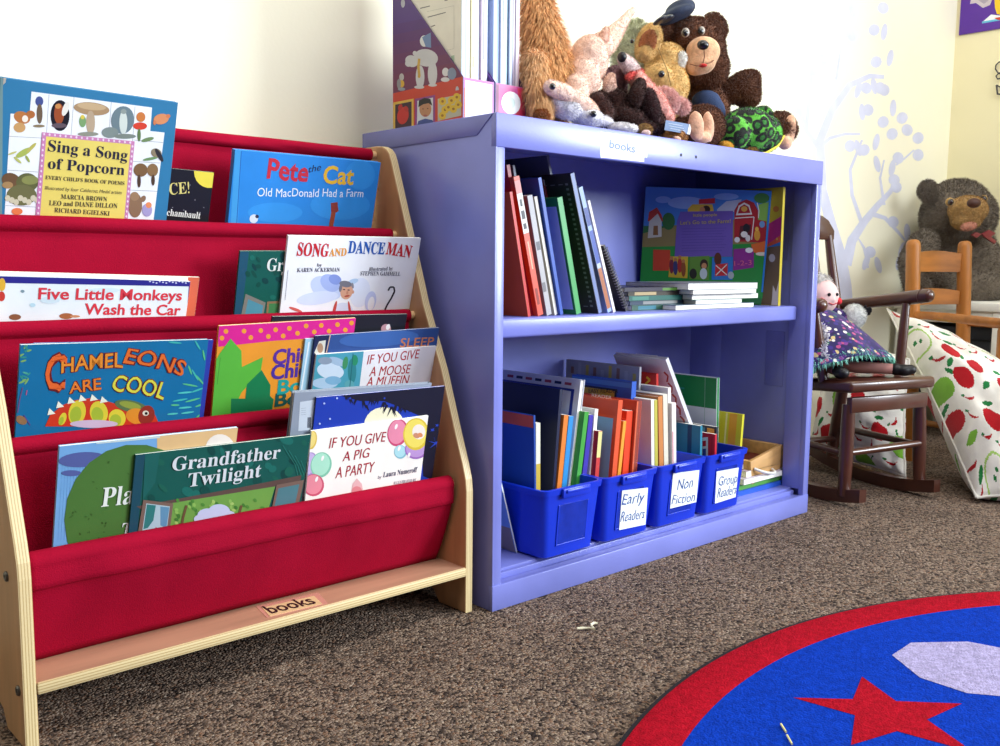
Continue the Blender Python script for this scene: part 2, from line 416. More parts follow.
# ================================================================== purple bookcase
PNT = mat('#7a80ca', .27, .09, 4.5, .04, 300, spec=.5)
W, D, H = .9, .33, .732
bk = thing('bookcase', 'lavender painted steel bookcase with two shelves standing against the back wall', 'bookcase', (W/2, D/2, 0))
for sx in (0, 1):
    m = MB(); f = (lambda x: x) if not sx else (lambda x: W-x)
    def bx(x0, y0, z0, x1, y1, z1, bev=.0012):
        a, b = sorted((f(x0), f(x1))); m.box((a, y0, z0), (b, y1, z1), PNT, bev)
    bx(0, .0, .0, .004, D-.004, .727)
    bx(0.0002, .0005, .004, .0185, .0125, .686); bx(.0145, .0012, .05, .0178, .052, .69)
    if sx:
        for yy in (.09, .25):
            for z0 in (.33, .60):
                for k in range(3):
                    m.lathe([(.011, -.0005), (.011, .0008), (.008, .0015), (.006, .0006)], (W-.004, yy, z0-k*.03+.02), (-1, 0, 0), PNT, 20)
                m.box((W-.0052, yy-.022, z0-.068), (W-.0039, yy+.022, z0+.05), PNT, .0006)
    obj('side_panel', m, bk)
m = MB()
m.box((0, 0, H-.006), (W, D, H), PNT, .0012); m.box((-.0004, -.0012, .6845), (W+.0004, .010, H), PNT, .0014)
for x, d in ((0.0002, (-.0016, 0, 0)), (W-.0002, (.0016, 0, 0))):
    m.prism([(x, D, H-.001), (x, .006, H-.001), (x, .040, .7035), (x, D, .7015)], d, PNT, .0005)
for u_, v_ in ((681, 155), (696, 157)):
    c = at((u_, v_), ('y', -.0012)); m.lathe([(.0028, 0), (.0028, .0005)], c+V((0, .0001, 0)), (0, -1, 0), mat('#17152a', .6), 12)
obj('top_panel', m, bk)
m = MB(); m.box((.004, .312, .03), (W-.004, .318, H-.004), PNT); obj('back_panel', m, bk)
m = MB(); m.box((.0185, .029, .407), (.8745, .312, .437), PNT, .0045, seg=3); obj('shelf', m, bk)
m = MB(); m.box((.004, .03, .044), (W-.004, .312, .0505), PNT, .001); m.box((.0185, .022, .036), (W-.0185, .032, .0465), PNT, .001)
m.box((-.0004, -.0012, 0), (W+.0004, .008, .039), PNT, .0012); m.box((.0185, -.0002, .030), (W-.0185, .024, .0375), PNT, .001); obj('base_panel', m, bk)
# "books" card taped on the top rail
m = MB(); pl = ('y', -.0022)
m.prism([at(p, ('y', -.0014)) for p in ((602, 132), (643.5, 138), (643.8, 162), (602, 157.5))], (0, -.0006, 0), paper('#f6f6f4'))
cl = mat('#c9d4ee', .15, .02, 30)
for q in (((600.5, 131.8), (603.5, 132.3), (603.5, 157.8), (600.5, 157.4)), ((642.5, 145), (647, 145.6), (647, 157.5), (642.5, 157))):
    m.prism([at(p, ('y', -.0013)) for p in q], (0, -.00035, 0), cl)
lb = obj('shelf_label', m, bk, smooth=False, label='white card reading books taped on the top rail')
m = MB(); lettering(m, 'books', (609.3, 147.5), (635, 152.8), 8.6, ('y', -.0022), ink('#46659a'), .0002, bold=.01); obj('lettering', m, lb, smooth=False)

# ================================================================== wooden sling book rack
def plywood(axis='X', sc=105):
    m = bpy.data.materials.new('plywood_edge'); m.use_nodes = True; nt = m.node_tree; n = nt.nodes; L = nt.links; b = n['Principled BSDF']
    b.inputs['Roughness'].default_value = .45
    tc = n.new('ShaderNodeTexCoord'); wv = n.new('ShaderNodeTexWave'); wv.bands_direction = axis; wv.inputs['Scale'].default_value = sc; wv.inputs['Distortion'].default_value = .6; wv.inputs['Detail Scale'].default_value = 6
    L.new(tc.outputs['Object'], wv.inputs['Vector']); rp = n.new('ShaderNodeValToRGB')
    rp.color_ramp.elements[0].color = lin('#b99a68'); rp.color_ramp.elements[1].color = lin('#e2cd9c'); rp.color_ramp.elements[1].position = .45
    L.new(wv.outputs['Fac'], rp.inputs[0]); L.new(rp.outputs[0], b.inputs['Base Color']); return m
def wood(h, st, var=.09, rough=.42): return mat(h, rough, var, 7, .05, 60, spec=.4, stretch=st)
PLY = plywood()
BIRCH = wood('#c4966c', (6, 6, .7)); BIRCHX = wood('#bd8f74', (.7, 6, 6)); LIP = plywood('Z', 95)
rk = thing('book_rack', 'birch plywood sling book rack with red canvas pockets full of picture books', 'book rack', (-.335, .2, 0))
RODS = [(.249, .688), (.196, .562), (.150, .4395), (.103, .314), (.055, .192)]
def panel(x0, x1):
    pr = [(.022, 0), (.0215, .10), (.0215, .185), (.0235, .203), (.030, .224), (.046, .266), (.080, .36), (.125, .457), (.150, .526), (.206, .678), (.211, .688), (.219, .6955), (.230, .700), (.245, .7015), (.315, .7015), (.327, .698), (.334, .69), (.337, .68), (.337, 0), (.29, 0), (.275, .016), (.25, .026), (.13, .026), (.10, .018), (.085, 0)]
    b = bmesh.new(); a = [b.verts.new((x0, y, z)) for y, z in pr]; c = [b.verts.new((x1, y, z)) for y, z in pr]; n = len(pr)
    fa = [b.faces.new(a), b.faces.new(c[::-1])]; ed = [b.faces.new((a[i], c[i], c[(i+1) % n], a[(i+1) % n])) for i in range(n)]
    bmesh.ops.recalc_face_normals(b, faces=b.faces)
    bmesh.ops.bevel(b, geom=[e for f in fa for e in f.edges], offset=.0018, segments=2, affect='EDGES', profile=.5)
    m = MB(); b.verts.index_update(); vs = [v.co.copy() for v in b.verts]
    for f in b.faces: m.add([v.co for v in f.verts], [list(range(len(f.verts)))], BIRCH if abs(f.normal.x) > .9 else PLY)
    b.free(); return m
sp = obj('side_panel', panel(-.0335, -.0195), rk, ang=.5)
spl = obj('side_panel', panel(-.648, -.6335), rk, ang=.5)
for y, z in ((.058, .182), (.035, .062), (.103, .311), (.196, .562)):
    m = MB(); m.lathe([(.0058, 0), (.0058, .0012), (.0045, .0026), (.0024, .0026), (.0022, .0014)], (-.648, y, z), (-1, 0, 0), mat('#6d6a66', .3, .05, 80, metal=.9), 16); obj('screw', m, spl)
for y, z in RODS:
    m = MB(); m.tube([(-.6337, y, z), (-.0333, y, z)], .0062, wood('#dfb987', (.7, 8, 8)), 16); obj('rod', m, rk)
RED = mat('#9c082a', .85, .05, 16, .3, 700, spec=.08)
def sling(prof, x0, x1, seed, amp=.0016):
    nu = 70; m = MB()
    # resample the profile
    P = [V((0, y, z)) for y, z in prof]
    def fn(i, j):
        t = j*(len(P)-1); k = min(int(t), len(P)-2); q = P[k].lerp(P[k+1], t-k); x = x0+(x1-x0)*i
        free = math.sin(PI*min(1, max(0, (t-9)/(len(P)-10)))) if t > 9 else 0
        wv = noise.noise(V((x*9, q.z*6, seed)))*amp*2.2 + noise.noise(V((x*30, q.z*9, seed+5)))*amp*.8
        return V((x, q.y+wv*free, q.z+noise.noise(V((x*7, 3, seed)))*.0012))
    m.grid(fn, nu, (len(P)-1)*2+1, RED); return m
def arc(c, r, a0, a1, n): return [(c[0]+r*math.cos(math.radians(a0+(a1-a0)*i/n)), c[1]+r*math.sin(math.radians(a0+(a1-a0)*i/n))) for i in range(n+1)]
XL, XR = -.6315, -.043
for k in range(4):
    yb, zb_ = RODS[k]; yf, zf = RODS[k+1]; B = zf-.097
    back = [(yb+.004, B), (yb+.0065, B+.012), (yb+.006, B+.05), (yb-.0005, zb_-.10), (yb-.003, zb_-.08), (yb-.003, zb_-.03), (yb-.001, zb_-.005)]
    if k < 3:
        B = zf-.079
        back = [(y_, z_) if i_ > 2 else (y_, B+(0, .012, .05)[i_]) for i_, (y_, z_) in enumerate(back)]
        pf = arc((yf, zf), .0093, 30, 250, 9) + [(yf+.0022, zf-.014), (yf+.0045, zf-.03), (yf+.0045, zf-.05), (yf+.003, B+.008), (yf+.007, B)] + back
    else:
        B = zf-.112
        back[0] = (yb+.002, B); back[1] = (yb+.0065, B+.012); back[2] = (yb+.006, B+.05)
        pf = [(yf+.034, B+.004), (yf+.038, B)] + back
    o = obj('canvas_pocket', sling(pf, XL, XR, k*7+1), rk, ang=3); so = o.modifiers.new('s', 'SOLIDIFY'); so.thickness = .0007; so.offset = 0
# top sleeve and front apron
o = obj('canvas_sleeve', sling(arc(RODS[0], .0095, -90, 260, 12), XL, XR, 40), rk, ang=3)
y5, z5 = RODS[4]
pf = [(y5+.008, z5-.02)] + arc((y5-.001, z5+.001), .0125, -10, 200, 9) + [(y5-.0135, z5-.014), (y5-.0132, z5-.026), (y5-.0105, z5-.0275), (y5-.0085, z5-.03), (y5-.004, z5-.045), (y5+.006, z5-.072), (y5+.0185, z5-.1), (y5+.030, z5-.1212)]
o = obj('canvas_apron', sling(pf, XL, XR+.003, 60, .003), rk, ang=3); so = o.modifiers.new('s', 'SOLIDIFY'); so.thickness = .0007; so.offset = 0
m = MB(); m.box((-.6335, .0225, .0575), (-.0335, .20, .0700), BIRCHX); m.box((-.6335, .0200, .0570), (-.0335, .0245, .0705), LIP, .002)
bs = obj('shelf', m, rk)
pl = ('z', .0703); m = MB()
m.prism([at(p, pl) for p in ((262, 608), (314, 596), (322, 604), (270, 616.5))], (0, 0, .0004), paper('#dfbd8c'))
m.prism([at(p, ('z', .0701)) for p in ((256, 606.5), (318, 592.5), (328, 603.5), (267, 618))], (0, 0, .0002), mat('#d69b88', .2, .03, 30))
lb = obj('shelf_label', m, rk, smooth=False, label='brown paper label reading books taped on the rack shelf')
m = MB(); lettering(m, 'books', (271.5, 613.5), (317, 603), 8.5, ('z', .0708), ink('#2b2024'), .0002, bold=.015); obj('lettering', m, lb, smooth=False)
# cushion corners in the room (top left, top right, bottom right, bottom left)
CUSH_A = [V((1.63, .20, .405)), V((1.62, -.22, .17)), V((1.36, -.44, .012)), V((1.262, -.205, .012))]
CUSH_B = [V((1.46, .27, .36)), V((1.43, .04, .29)), V((1.315, -.02, .02)), V((1.37, .27, .02))]
# ================================================================== picture books in the rack
class Pic:
    def __init__(s, name, label, TL, TR, row, off, tau, t, cov, hard=False, spine=None, zb=None, group='picture books in the rack', spine_right=False, round_=0.):
        tau = -.2 if tau == .10 and row == 4 else -.27      # books lean out over the rod in front
        yf, zf = RODS[row]                       # rod in front of this pocket
        P0 = V((0, yf+.0112+off, zf)); up = V((0, tau, 1)).normalized(); n = V((1, 0, 0)).cross(up)   # faces -y
        s.pl = (P0, n)
        a, b = at(TL, s.pl), at(TR, s.pl)
        U = (b-a).normalized(); Wv = n.cross(U); Wv = Wv if Wv.z > 0 else -Wv
        zb = zf-(.07 if row < 4 else .085) if zb is None else zb
        w = (b-a).length; h = min((p.z-zb)/Wv.z for p in (a, b))
        BL = a-Wv*h; base = BL+U*w/2
        N = -n                                    # into the book
        s.T = Matrix((U, N, Wv)).transposed().to_4x4(); s.T.translation = base
        s.r = thing(name, label, 'book', s.T, group)
        s.w, s.h, s.t = w, h, t
        cm = ink(cov); sm = ink(spine or cov); o = .0018 if hard else 0.; ct = .0016 if hard else .0005
        def lb(m, lo, hi, mt, bev=0.): m.box(lo, hi, mt, bev, s.T, 1)
        s.c = MB(); x0, x1 = -w/2, w/2; g = (x1 if spine_right else x0)
        lb(s.c, (x0, .00002, 0), (x1, ct, h), cm, ct*.3); lb(s.c, (x0, t-ct, 0), (x1, t, h), cm, ct*.3)
        gs = ct if not spine_right else -ct
        lb(s.c, (min(g, g+gs*1.2), .00025, 0), (max(g, g+gs*1.2), t-.00025, h), sm, ct*.3)
        m = MB(); fo = .0004
        lb(m, (x0+(ct if not spine_right else o+.0004), ct, o), (x1-(o+.0004 if not spine_right else ct), t-ct, h-o-.0004), paper()); s.pg = m
        Of = base
        s.A = Art(Of, U, Wv, (-w/2+.0002, .001), (w/2-.0002, h-.0002), s.c)
        s.pl = (Of, s.A.n); s.L = MB()
    def txt(s, body, p0, p1, h, col, **k):
        lettering(s.L, body, p0, p1, h, s.pl, ink(col), lift=.00022+s.A.st*s.A.k+k.pop('lift', 0), **k)
    def done(s):
        obj('cover', s.c, s.r, smooth=False); obj('pages', s.pg, s.r, smooth=False)
        if s.L.v: obj('title_lettering', s.L, s.r, smooth=False)
def sc4(o, pts, k=4.): return [(o[0]+x/k, o[1]+y/k) for x, y in pts]

# ---- top pocket
b = Pic('picture_book', 'blue picture book titled Sing a Song of Popcorn in the top pocket', (0.5, 77), (178.3, 102.5), 1, 0, .10, .009, '#2f78a4', hard=True)
q = lambda *p: sc4((0, 60), p)
b.A.poly(q((0, 66), (12, 66), (8, 640), (-10, 640)), '#6f8f93'); b.A.poly(q((14, 66), (26, 68), (22, 90), (12, 100)), '#b5aba0')
b.A.poly(q((126, 126), (608, 190), (601, 284), (658, 290), (614, 640), (18, 622), (42, 214), (118, 220)), '#eceff2')
for l in (((196, 136), (186, 290)), ((296, 148), (284, 300)), ((445, 168), (434, 312)), ((540, 185), (530, 330))): b.A.line(q(*l), .5, '#9aa0a8')
for l in (((36, 305), (166, 312)), ((30, 440), (152, 448)), ((22, 582), (142, 588)), ((536, 320), (652, 330)), ((528, 405), (640, 412)), ((520, 520), (628, 525))): b.A.line(q(*l), .5, '#9aa0a8')
E_ = lambda c, rx, ry, h, a=0: b.A.ell(q(c)[0], rx/4, ry/4, h, a)
for a in [((88, 230), 34, 24, '#b9753c', 20), ((122, 218), 18, 16, '#b06a36'), ((78, 270), 24, 20, '#c89b62'), ((100, 235), 12, 14, '#f1e6d6'),
          ((157, 165), 16, 20, '#44528e'), ((158, 215), 12, 40, '#6d5a45'), ((155, 264), 24, 6, '#8a7a5c'),
          ((240, 222), 38, 62, '#14131a'), ((236, 215), 20, 42, '#9a4a22'), ((232, 185), 12, 10, '#c98a4d'), ((262, 195), 12, 30, '#e6e2d8', 20), ((236, 262), 30, 10, '#5f5058'),
          ((366, 195), 72, 26, '#a98b66', 6), ((366, 186), 58, 14, '#c4a880', 6), ((362, 250), 18, 48, '#b7a186'), ((330, 245), 14, 24, '#7aa06a'), ((330, 228), 8, 9, '#d8c24a'), ((352, 296), 42, 9, '#8d8f80'),
          ((490, 240), 46, 56, '#6c7f86', 10), ((440, 290), 34, 22, '#7f8c88'), ((493, 250), 16, 48, '#cfd8d0'), ((494, 206), 12, 10, '#8f9a94'), ((500, 305), 44, 10, '#7a857c'),
          ((563, 228), 18, 20, '#c9783a'), ((560, 264), 28, 15, '#d4402a'), ((556, 300), 7, 26, '#5f7a4a'), ((590, 318), 26, 8, '#6f8a5a', -15),
          ((644, 236), 31, 21, '#d58a5c', -12), ((672, 224), 9, 8, '#d07a4c'), ((618, 250), 6, 10, '#c97a4e'),
          ((95, 370), 36, 12, '#a8b556', -30), ((126, 350), 26, 7, '#b9b25a', -45), ((70, 400), 20, 5, '#b9bd66', 40), ((110, 395), 16, 5, '#9ba850', 60), ((50, 372), 18, 4, '#c3c070', -20),
          ((44, 482), 38, 30, '#6c4f33', 20), ((30, 500), 22, 14, '#a58356'), ((108, 490), 44, 38, '#5f6138'), ((120, 480), 34, 18, '#858a4e'), ((86, 540), 60, 42, '#6b6a42'),
          ((625, 372), 22, 18, '#8b7d64', 30), ((636, 380), 9, 30, '#2f2c30', -30), ((600, 395), 30, 6, '#6f9160', -10),
          ((562, 440), 28, 27, '#7b5c3a'), ((610, 440), 22, 26, '#8a6a44'), ((556, 484), 7, 26, '#4f3a28'), ((612, 480), 7, 22, '#4f3a28'),
          ((540, 580), 28, 50, '#8a6b4f'), ((538, 545), 18, 18, '#9a7a5a'), ((588, 600), 20, 26, '#a39ac6'), ((594, 580), 12, 12, '#e08a5a'), ((572, 555), 10, 14, '#8a6b4f', 30),
          ((68, 605), 22, 14, '#e07a4a')]: E_(*a)
for i in range(8): E_((30+i*17, 552+8*(i % 3)), 11, 12, '#c9c3a8')
b.A.poly(q((168, 288), (538, 325), (508, 660), (140, 640)), '#c67fae')
b.A.poly(q((184, 305), (522, 337), (494, 660), (158, 640)), '#e4d068')
for i in range(17): E_((176+i*21.5, 296+i*2.1), 4, 5, '#e8cfe0')
for i in range(15): E_((173-i*1.55, 318+i*21), 4, 5, '#e8cfe0'); E_((529-i*1.8, 345+i*20), 4, 5, '#e8cfe0')
for tx, p0, p1, h in [('Sing a Song', (190, 363), (507, 402), 44), ('of Popcorn', (190, 433), (496, 460), 42)]: b.txt(serif(tx), q(p0)[0], q(p1)[0], h/4, '#22243a')
for tx, p0, p1, h in [('EVERY CHILD\'S BOOK OF POEMS', (180, 476), (496, 500), 15), ('MARCIA BROWN', (242, 554), (427, 565), 18), ('LEO and DIANE DILLON', (195, 580), (468, 592), 19), ('RICHARD EGIELSKI', (216, 608), (437, 622), 18)]: b.txt(serif(tx), q(p0)[0], q(p1)[0], h/4, '#4a4636')
b.txt('Illustrated by four Caldecott Medal artists', q((178, 517))[0], q((486, 536))[0], 3.6, '#55503e', shear=.25)
b.done()
b = Pic('board_book', 'black board book with yellow moon beside Sing a Song of Popcorn', (120, 163.5), (214, 172.5), 1, .0094, .10, .004, '#15141c', group=None)
q = lambda *p: sc4((0, 60), p)
b.A.ell(q((838, 448))[0], 15.5, 16, '#e8d64a')
for x, y in ((700, 500), (735, 600), (780, 560), (815, 590), (690, 590), (760, 500), (800, 610)): b.A.ell((x/4, 60+y/4), .5, .5, '#8f8d96')
b.txt(serif('DANCE!'), (140, 197.5), (189.5, 193), 11.5, '#d9cc7a'); b.txt(serif('Archambault'), (158, 214.5), (200, 218.8), 6.6, '#e4e2da'); b.done()
b = Pic('picture_book', 'bright blue picture book titled Pete the Cat at the right of the top pocket', (235, 149.5), (381, 162.5), 1, .001, .11, .009, '#2a86d6', hard=True, spine='#2a78c0')
q = lambda *p: sc4((200, 130), p)
b.A.poly(q((140, 80), (166, 82), (150, 400), (120, 400)), '#3f9ad8'); b.A.line(q((165, 84), (145, 400)), .8, '#1e62ae')
for c, rx, ry, a in (((560, 300), 120, 60, 0), ((300, 330), 110, 40, 0), ((640, 180), 60, 60, 0)): b.A.ell(q(c)[0], rx/4, ry/4, '#3392de', a)
b.A.poly(q((523, 292), (550, 288), (554, 325), (540, 332), (524, 326)), '#8d3a2c'); b.A.poly(q((525, 326), (543, 328), (530, 400), (513, 400)), '#96482f')
b.A.ell(q((215, 355))[0], 4.2, 4.5, '#cfdce8', 30); b.A.ell(q((228, 346))[0], 1.8, 1.8, '#2b2e4a')
b.txt('Pete', q((266, 192))[0], q((430, 207))[0], 20.5, '#c02a3a', bold=.025, wob=.03); b.txt('the', q((435, 170))[0], q((485, 160))[0], 7, '#1d2440', shear=.3)
b.txt('Cat', q((490, 212))[0], q((612, 218))[0], 18, '#e6b62e', bold=.025); b.txt('Old MacDonald Had a Farm', q((228, 266))[0], q((652, 268))[0], 8.6, '#e8eef6', wob=.04); b.done()

# ---- second pocket
b = Pic('picture_book', 'white picture book with navy border titled Five Little Monkeys Wash the Car', (-48, 273.5), (190.5, 281.5), 2, 0, .10, .008, '#e8f1f2', group='picture books in the rack')
q = lambda *p: sc4((0, 240), p)
b.A.poly(q((-300, 137), (780, 165), (775, 186), (-300, 166)), '#2b2a88'); b.A.poly(q((757, 160), (790, 163), (768, 330), (744, 330)), '#2b2a88')
for i in range(14): b.A.ell(q((600+i*13, 168+3*(i % 3)-2))[0], 1, .7, '#c9cfe8'); 
for i in range(7): b.A.ell(q((772-i*2.5, 185+i*17))[0], .9, 1, '#c9cfe8')
for c, rx, ry, h in [((200, 240), 40, 14, '#cfe3ea'), ((420, 200), 60, 10, '#d5e8ea'), ((90, 205), 8, 6, '#7d97a0'), ((130, 260), 12, 8, '#b9dbe6'), ((60, 308), 24, 12, '#8a5a3c'), ((265, 304), 28, 12, '#a8673f'), ((300, 305), 20, 5, '#c98d63'), ((8, 178), 14, 26, '#e0b33a'), ((6, 225), 14, 20, '#c43e32')]: b.A.ell(q(c)[0], rx/4, ry/4, h)
b.txt('Five Little Monkeys', q((152, 236))[0], q((726, 241))[0], 11.3, '#d93a44', bold=.02); b.txt('Wash the Car', q((336, 297))[0], q((720, 300))[0], 11, '#d93a44', bold=.02); b.done()
b = Pic('picture_book', 'thin white picture book with orange right edge mostly hidden behind Five Little Monkeys', (-40, 270.5), (199.5, 277.3), 2, .0084, .10, .003, '#efe9dc', group=None)
b.A.poly([(190, 250), (205, 250), (205, 340), (184, 340)], '#d9694a'); b.done()
b = Pic('picture_book', 'dark green copy of Grandfather Twilight half hidden behind Song and Dance Man', (240, 251), (330, 251), 2, .005, .14, .003, '#10584c')
q = lambda *p: sc4((200, 130), p)
b.A.poly(q((160, 486), (196, 486), (166, 740), (130, 740)), '#1d4f66')
for i in range(26): b.A.ell(q((random.uniform(190, 480), random.uniform(500, 680)))[0], random.uniform(2, 5), random.uniform(1.5, 3), random.choice(['#0d4a3e', '#17685a', '#0b3f3c']), random.uniform(0, 90))
b.A.poly(q((182, 655), (262, 690), (250, 760), (160, 760)), '#7c7a72'); b.A.poly(q((192, 676), (252, 702), (244, 760), (176, 760)), '#4f8ea0'); b.A.poly(q((268, 686), (420, 680), (420, 760), (262, 760)), '#8a6d4e'); b.A.poly(q((276, 694), (420, 690), (420, 760), (270, 760)), '#3f7d4a')
b.txt(serif('Grandfather'), q((265, 563))[0], q((560, 566))[0], 12, '#e2e6de'); b.txt(serif('Twilight'), q((320, 612))[0], q((520, 612))[0], 11, '#e2e6de'); b.done()
b = Pic('picture_book', 'white picture book titled Song and Dance Man in the second pocket', (288.5, 235.5), (421, 238), 2, 0, .13, .004, '#eeeef0')
for p, rx, ry, h, a in [((505, 632), 66, 44, '#c5d0ee', 25), ((470, 672), 84, 26, '#d3dbf2', -8), ((520, 612), 42, 32, '#a5b4e2', 35), ((540, 598), 26, 20, '#8496d2', 20), ((640, 650), 40, 60, '#dfe4f2', 10), ((612, 606), 22, 10, '#b3cbe4', -20),
                        ((586, 644), 25, 34, '#d8a184', 12), ((582, 616), 25, 13, '#77747c', 8), ((562, 632), 6, 16, '#77747c', 10), ((610, 622), 5, 12, '#8a878e', -10), ((594, 640), 5, 2.4, '#4a3a3a', 8), ((576, 638), 5, 2.4, '#4a3a3a', 8), ((589, 650), 4, 8, '#c48468', 10), ((588, 664), 11, 4, '#b0503f', -12), ((612, 648), 4, 7, '#cf967a', 10),
                        ((572, 724), 40, 34, '#d3d8ea', 0), ((538, 716), 6, 34, '#c24a42', 14), ((598, 716), 5, 32, '#c24a42', -8), ((682, 684), 22, 40, '#c3caea', 10), ((684, 694), 13, 28, '#eeeef0', 10), ((382, 718), 28, 6, '#d06058', 20)]: b.A.ell(q(p)[0], rx/4, ry/4, h, a)
b.A.line(q((752, 642), (760, 628), (775, 628), (778, 645), (765, 672), (748, 700), (730, 740)), 1.6, '#26242c')
for tx, p0, p1, h, c in [('SONG', (386, 502), (512, 507), 12.5, '#c8242c'), ('AND', (515, 505), (585, 503), 7.5, '#e59a3c'), ('DANCE', (590, 492), (736, 496), 11.5, '#1f56a8'), ('MAN', (741, 496), (840, 510), 11.5, '#c8242c')]: b.txt(serif(tx), q(p0)[0], q(p1)[0], h, c, wob=.03, bold=.012)
for tx, p0, p1, h in [('by', (467, 546), (487, 546), 3.2), ('KAREN ACKERMAN', (387, 568), (558, 566), 4), ('illustrated by', (675, 563), (770, 561), 3.6), ('STEPHEN GAMMELL', (640, 581), (800, 583), 4)]: b.txt(serif(tx), q(p0)[0], q(p1)[0], h, '#4a4c60')
b.A.line(q((352, 560), (340, 680)), .4, '#8a8c98'); b.done()

# ---- third pocket
b = Pic('picture_book', 'blue picture book titled Chameleons Are Cool in the third pocket', (20.5, 345), (208.5, 339.5), 3, 0, .10, .004, '#126c9c')
q = lambda *p: sc4((0, 240), p)
rnd = random.Random(5)
for i in range(16): b.A.ell(q((rnd.uniform(80, 118), rnd.uniform(425, 570)))[0], rnd.uniform(2, 4), 1, rnd.choice(['#2f8a86', '#7aa860', '#4aa08c']), rnd.uniform(-60, 60))
for x, y, l, a in [(760, 520, 9, 70), (780, 540, 12, 60), (800, 560, 12, 50), (760, 580, 14, 10), (740, 610, 14, -5), (790, 600, 12, -20), (720, 640, 14, -10), (770, 640, 14, -15), (800, 660, 10, -20), (740, 670, 12, -5), (700, 660, 8, 0), (750, 690, 12, -8), (690, 695, 10, -5), (800, 700, 8, -30), (700, 410, 12, 5), (790, 420, 10, 60), (815, 460, 10, 80)]:
    b.A.ell(q((x, y))[0], l*.55, .9, rnd.choice(['#4fc0b4', '#56b87e', '#3fb0a6']), a)
b.A.line(q((90, 590), (78, 640), (70, 690)), 1.1, '#6a4a7a'); b.A.line(q((108, 600), (104, 620)), 1, '#b05a8a'); b.A.ell(q((85, 720))[0], 6, 4, '#8a6a4a', 30); b.A.line(q((95, 700), (120, 740)), 1, '#57448a')
# the big lizard
b.A.poly(q((180, 745), (200, 700), (250, 660), (300, 640), (360, 632), (430, 645), (480, 660), (540, 665), (590, 670), (620, 700), (640, 745)), '#c8371f')
for c, rx, ry, a in [((308, 690), 34, 50, 12), ((395, 690), 36, 46, -10), ((468, 712), 34, 36, -20), ((250, 715), 14, 26, 20)]: b.A.ell(q(c)[0], rx/4, ry/4, '#d9c93a', a); b.A.ell(q((c[0]-6, c[1]+8))[0], rx/6, ry/6, '#a3b637', a)
for i, (x, y) in enumerate([(205, 690), (240, 662), (285, 645), (330, 636), (375, 634), (415, 642)]): b.A.poly(q((x-16, y+10), (x-8, y-18), (x+16, y+4)), '#e9ead8')
b.A.ell(q((375, 735))[0], 24, 4, '#c9b6cc'); b.A.ell(q((525, 665))[0], 17, 6, '#5a6f46', 12); b.A.ell(q((520, 660))[0], 11, 3.4, '#8f9a3e', 12)
b.A.ell(q((550, 705))[0], 12, 8, '#d98a2a', 10); b.A.ell(q((585, 700))[0], 8, 10, '#8e2f24', 20); b.A.ell(q((582, 692))[0], 3.2, 2.6, '#d9d4c0'); b.A.ell(q((584, 693))[0], 1.5, 1.5, '#1a1518')
for t_, bo, c, lf in (('o', .05, '#6a1a1e', 0), ('i', .012, '', .00015)):
    for tx, p0, p1, h, a, col in [('C', (175, 600), (258, 596), 36, 0, '#e0642a'), ('HAMEL', (244, 532), (490, 508), 15, .1, '#e08a2c'), ('EONS', (490, 490), (728, 545), 15, .16, '#dd6a28'), ('ARE', (276, 614), (404, 594), 12, 0, '#e07a2a'), ('COOL', (440, 602), (652, 636), 16, .1, '#d6cf45')]:
        b.txt(tx, q(p0)[0], q(p1)[0], h, col or '#000000' if t_ == 'i' else c, bold=bo, arc=a, wob=.04, lift=lf)
b.done()
b = Pic('picture_book', 'thin indigo picture book peeking out behind Chameleons Are Cool', (34, 343.5), (213.5, 339.8), 3, .0045, .10, .003, '#2b3a9a', group=None); b.done()
b = Pic('picture_book', 'orange and pink picture book titled Chicka Chicka Boom Boom', (219, 326), (356, 318), 3, .0098, .06, .0034, '#e8962c')
q = lambda *p: sc4((190, 290), p, 3.704)
b.A.poly(q((100, 100), (640, 60), (640, 160), (430, 180), (310, 188), (105, 210)), '#d8258c')
for x, y in [(118, 178), (133, 153), (200, 152), (225, 176), (262, 150), (290, 172), (317, 147), (345, 170), (368, 142), (398, 160), (430, 133), (460, 155), (486, 131), (515, 152), (546, 128), (575, 148), (598, 122)]: b.A.ell(q((x, y))[0], 2.3, 2.4, '#e99a34')
b.A.poly(q((60, 460), (95, 260), (110, 235), (150, 180), (190, 225), (192, 285), (270, 248), (262, 300), (190, 380), (150, 470)), '#58b03c')
b.A.poly(q((80, 470), (70, 400), (78, 360), (90, 380), (150, 400), (155, 470)), '#58b03c')
b.A.poly(q((150, 470), (152, 402), (205, 402), (210, 350), (265, 296), (298, 352), (296, 392), (310, 405), (300, 470)), '#17794a')
for tx, p0, p1, h, c in [('Chicka', (305, 275), (500, 254), 14.5, '#5a2f92'), ('Chicka', (298, 331), (494, 309), 14.5, '#4a2f94'), ('Boom', (322, 386), (520, 362), 14, '#1f9a94'), ('Boom', (312, 432), (510, 408), 13, '#155a52')]: b.txt(tx, q(p0)[0], q(p1)[0], h, c, bold=.03)
b.A.line(q((112, 250), (100, 350)), .4, '#2d6a2c'); b.done()
b = Pic('picture_book', 'black picture book rising behind Chicka Chicka Boom Boom and the sleep book', (272.5, 316.5), (407.5, 314), 3, .0136, .06, .003, '#1b1b22', group=None)
b.A.ell((386, 329), 5, 5, '#b98a90', 0); b.A.ell((388, 327), 2, 3, '#e4dcd8', 20); b.done()
b = Pic('picture_book', 'pale blue picture book between the moose book and Chicka Chicka Boom Boom', (305.5, 339), (400, 333), 3, .0066, .07, .003, '#9cc6dc', group=None)
b.A.line([(309, 342), (301, 392)], 1.6, '#dfe9ee'); b.done()
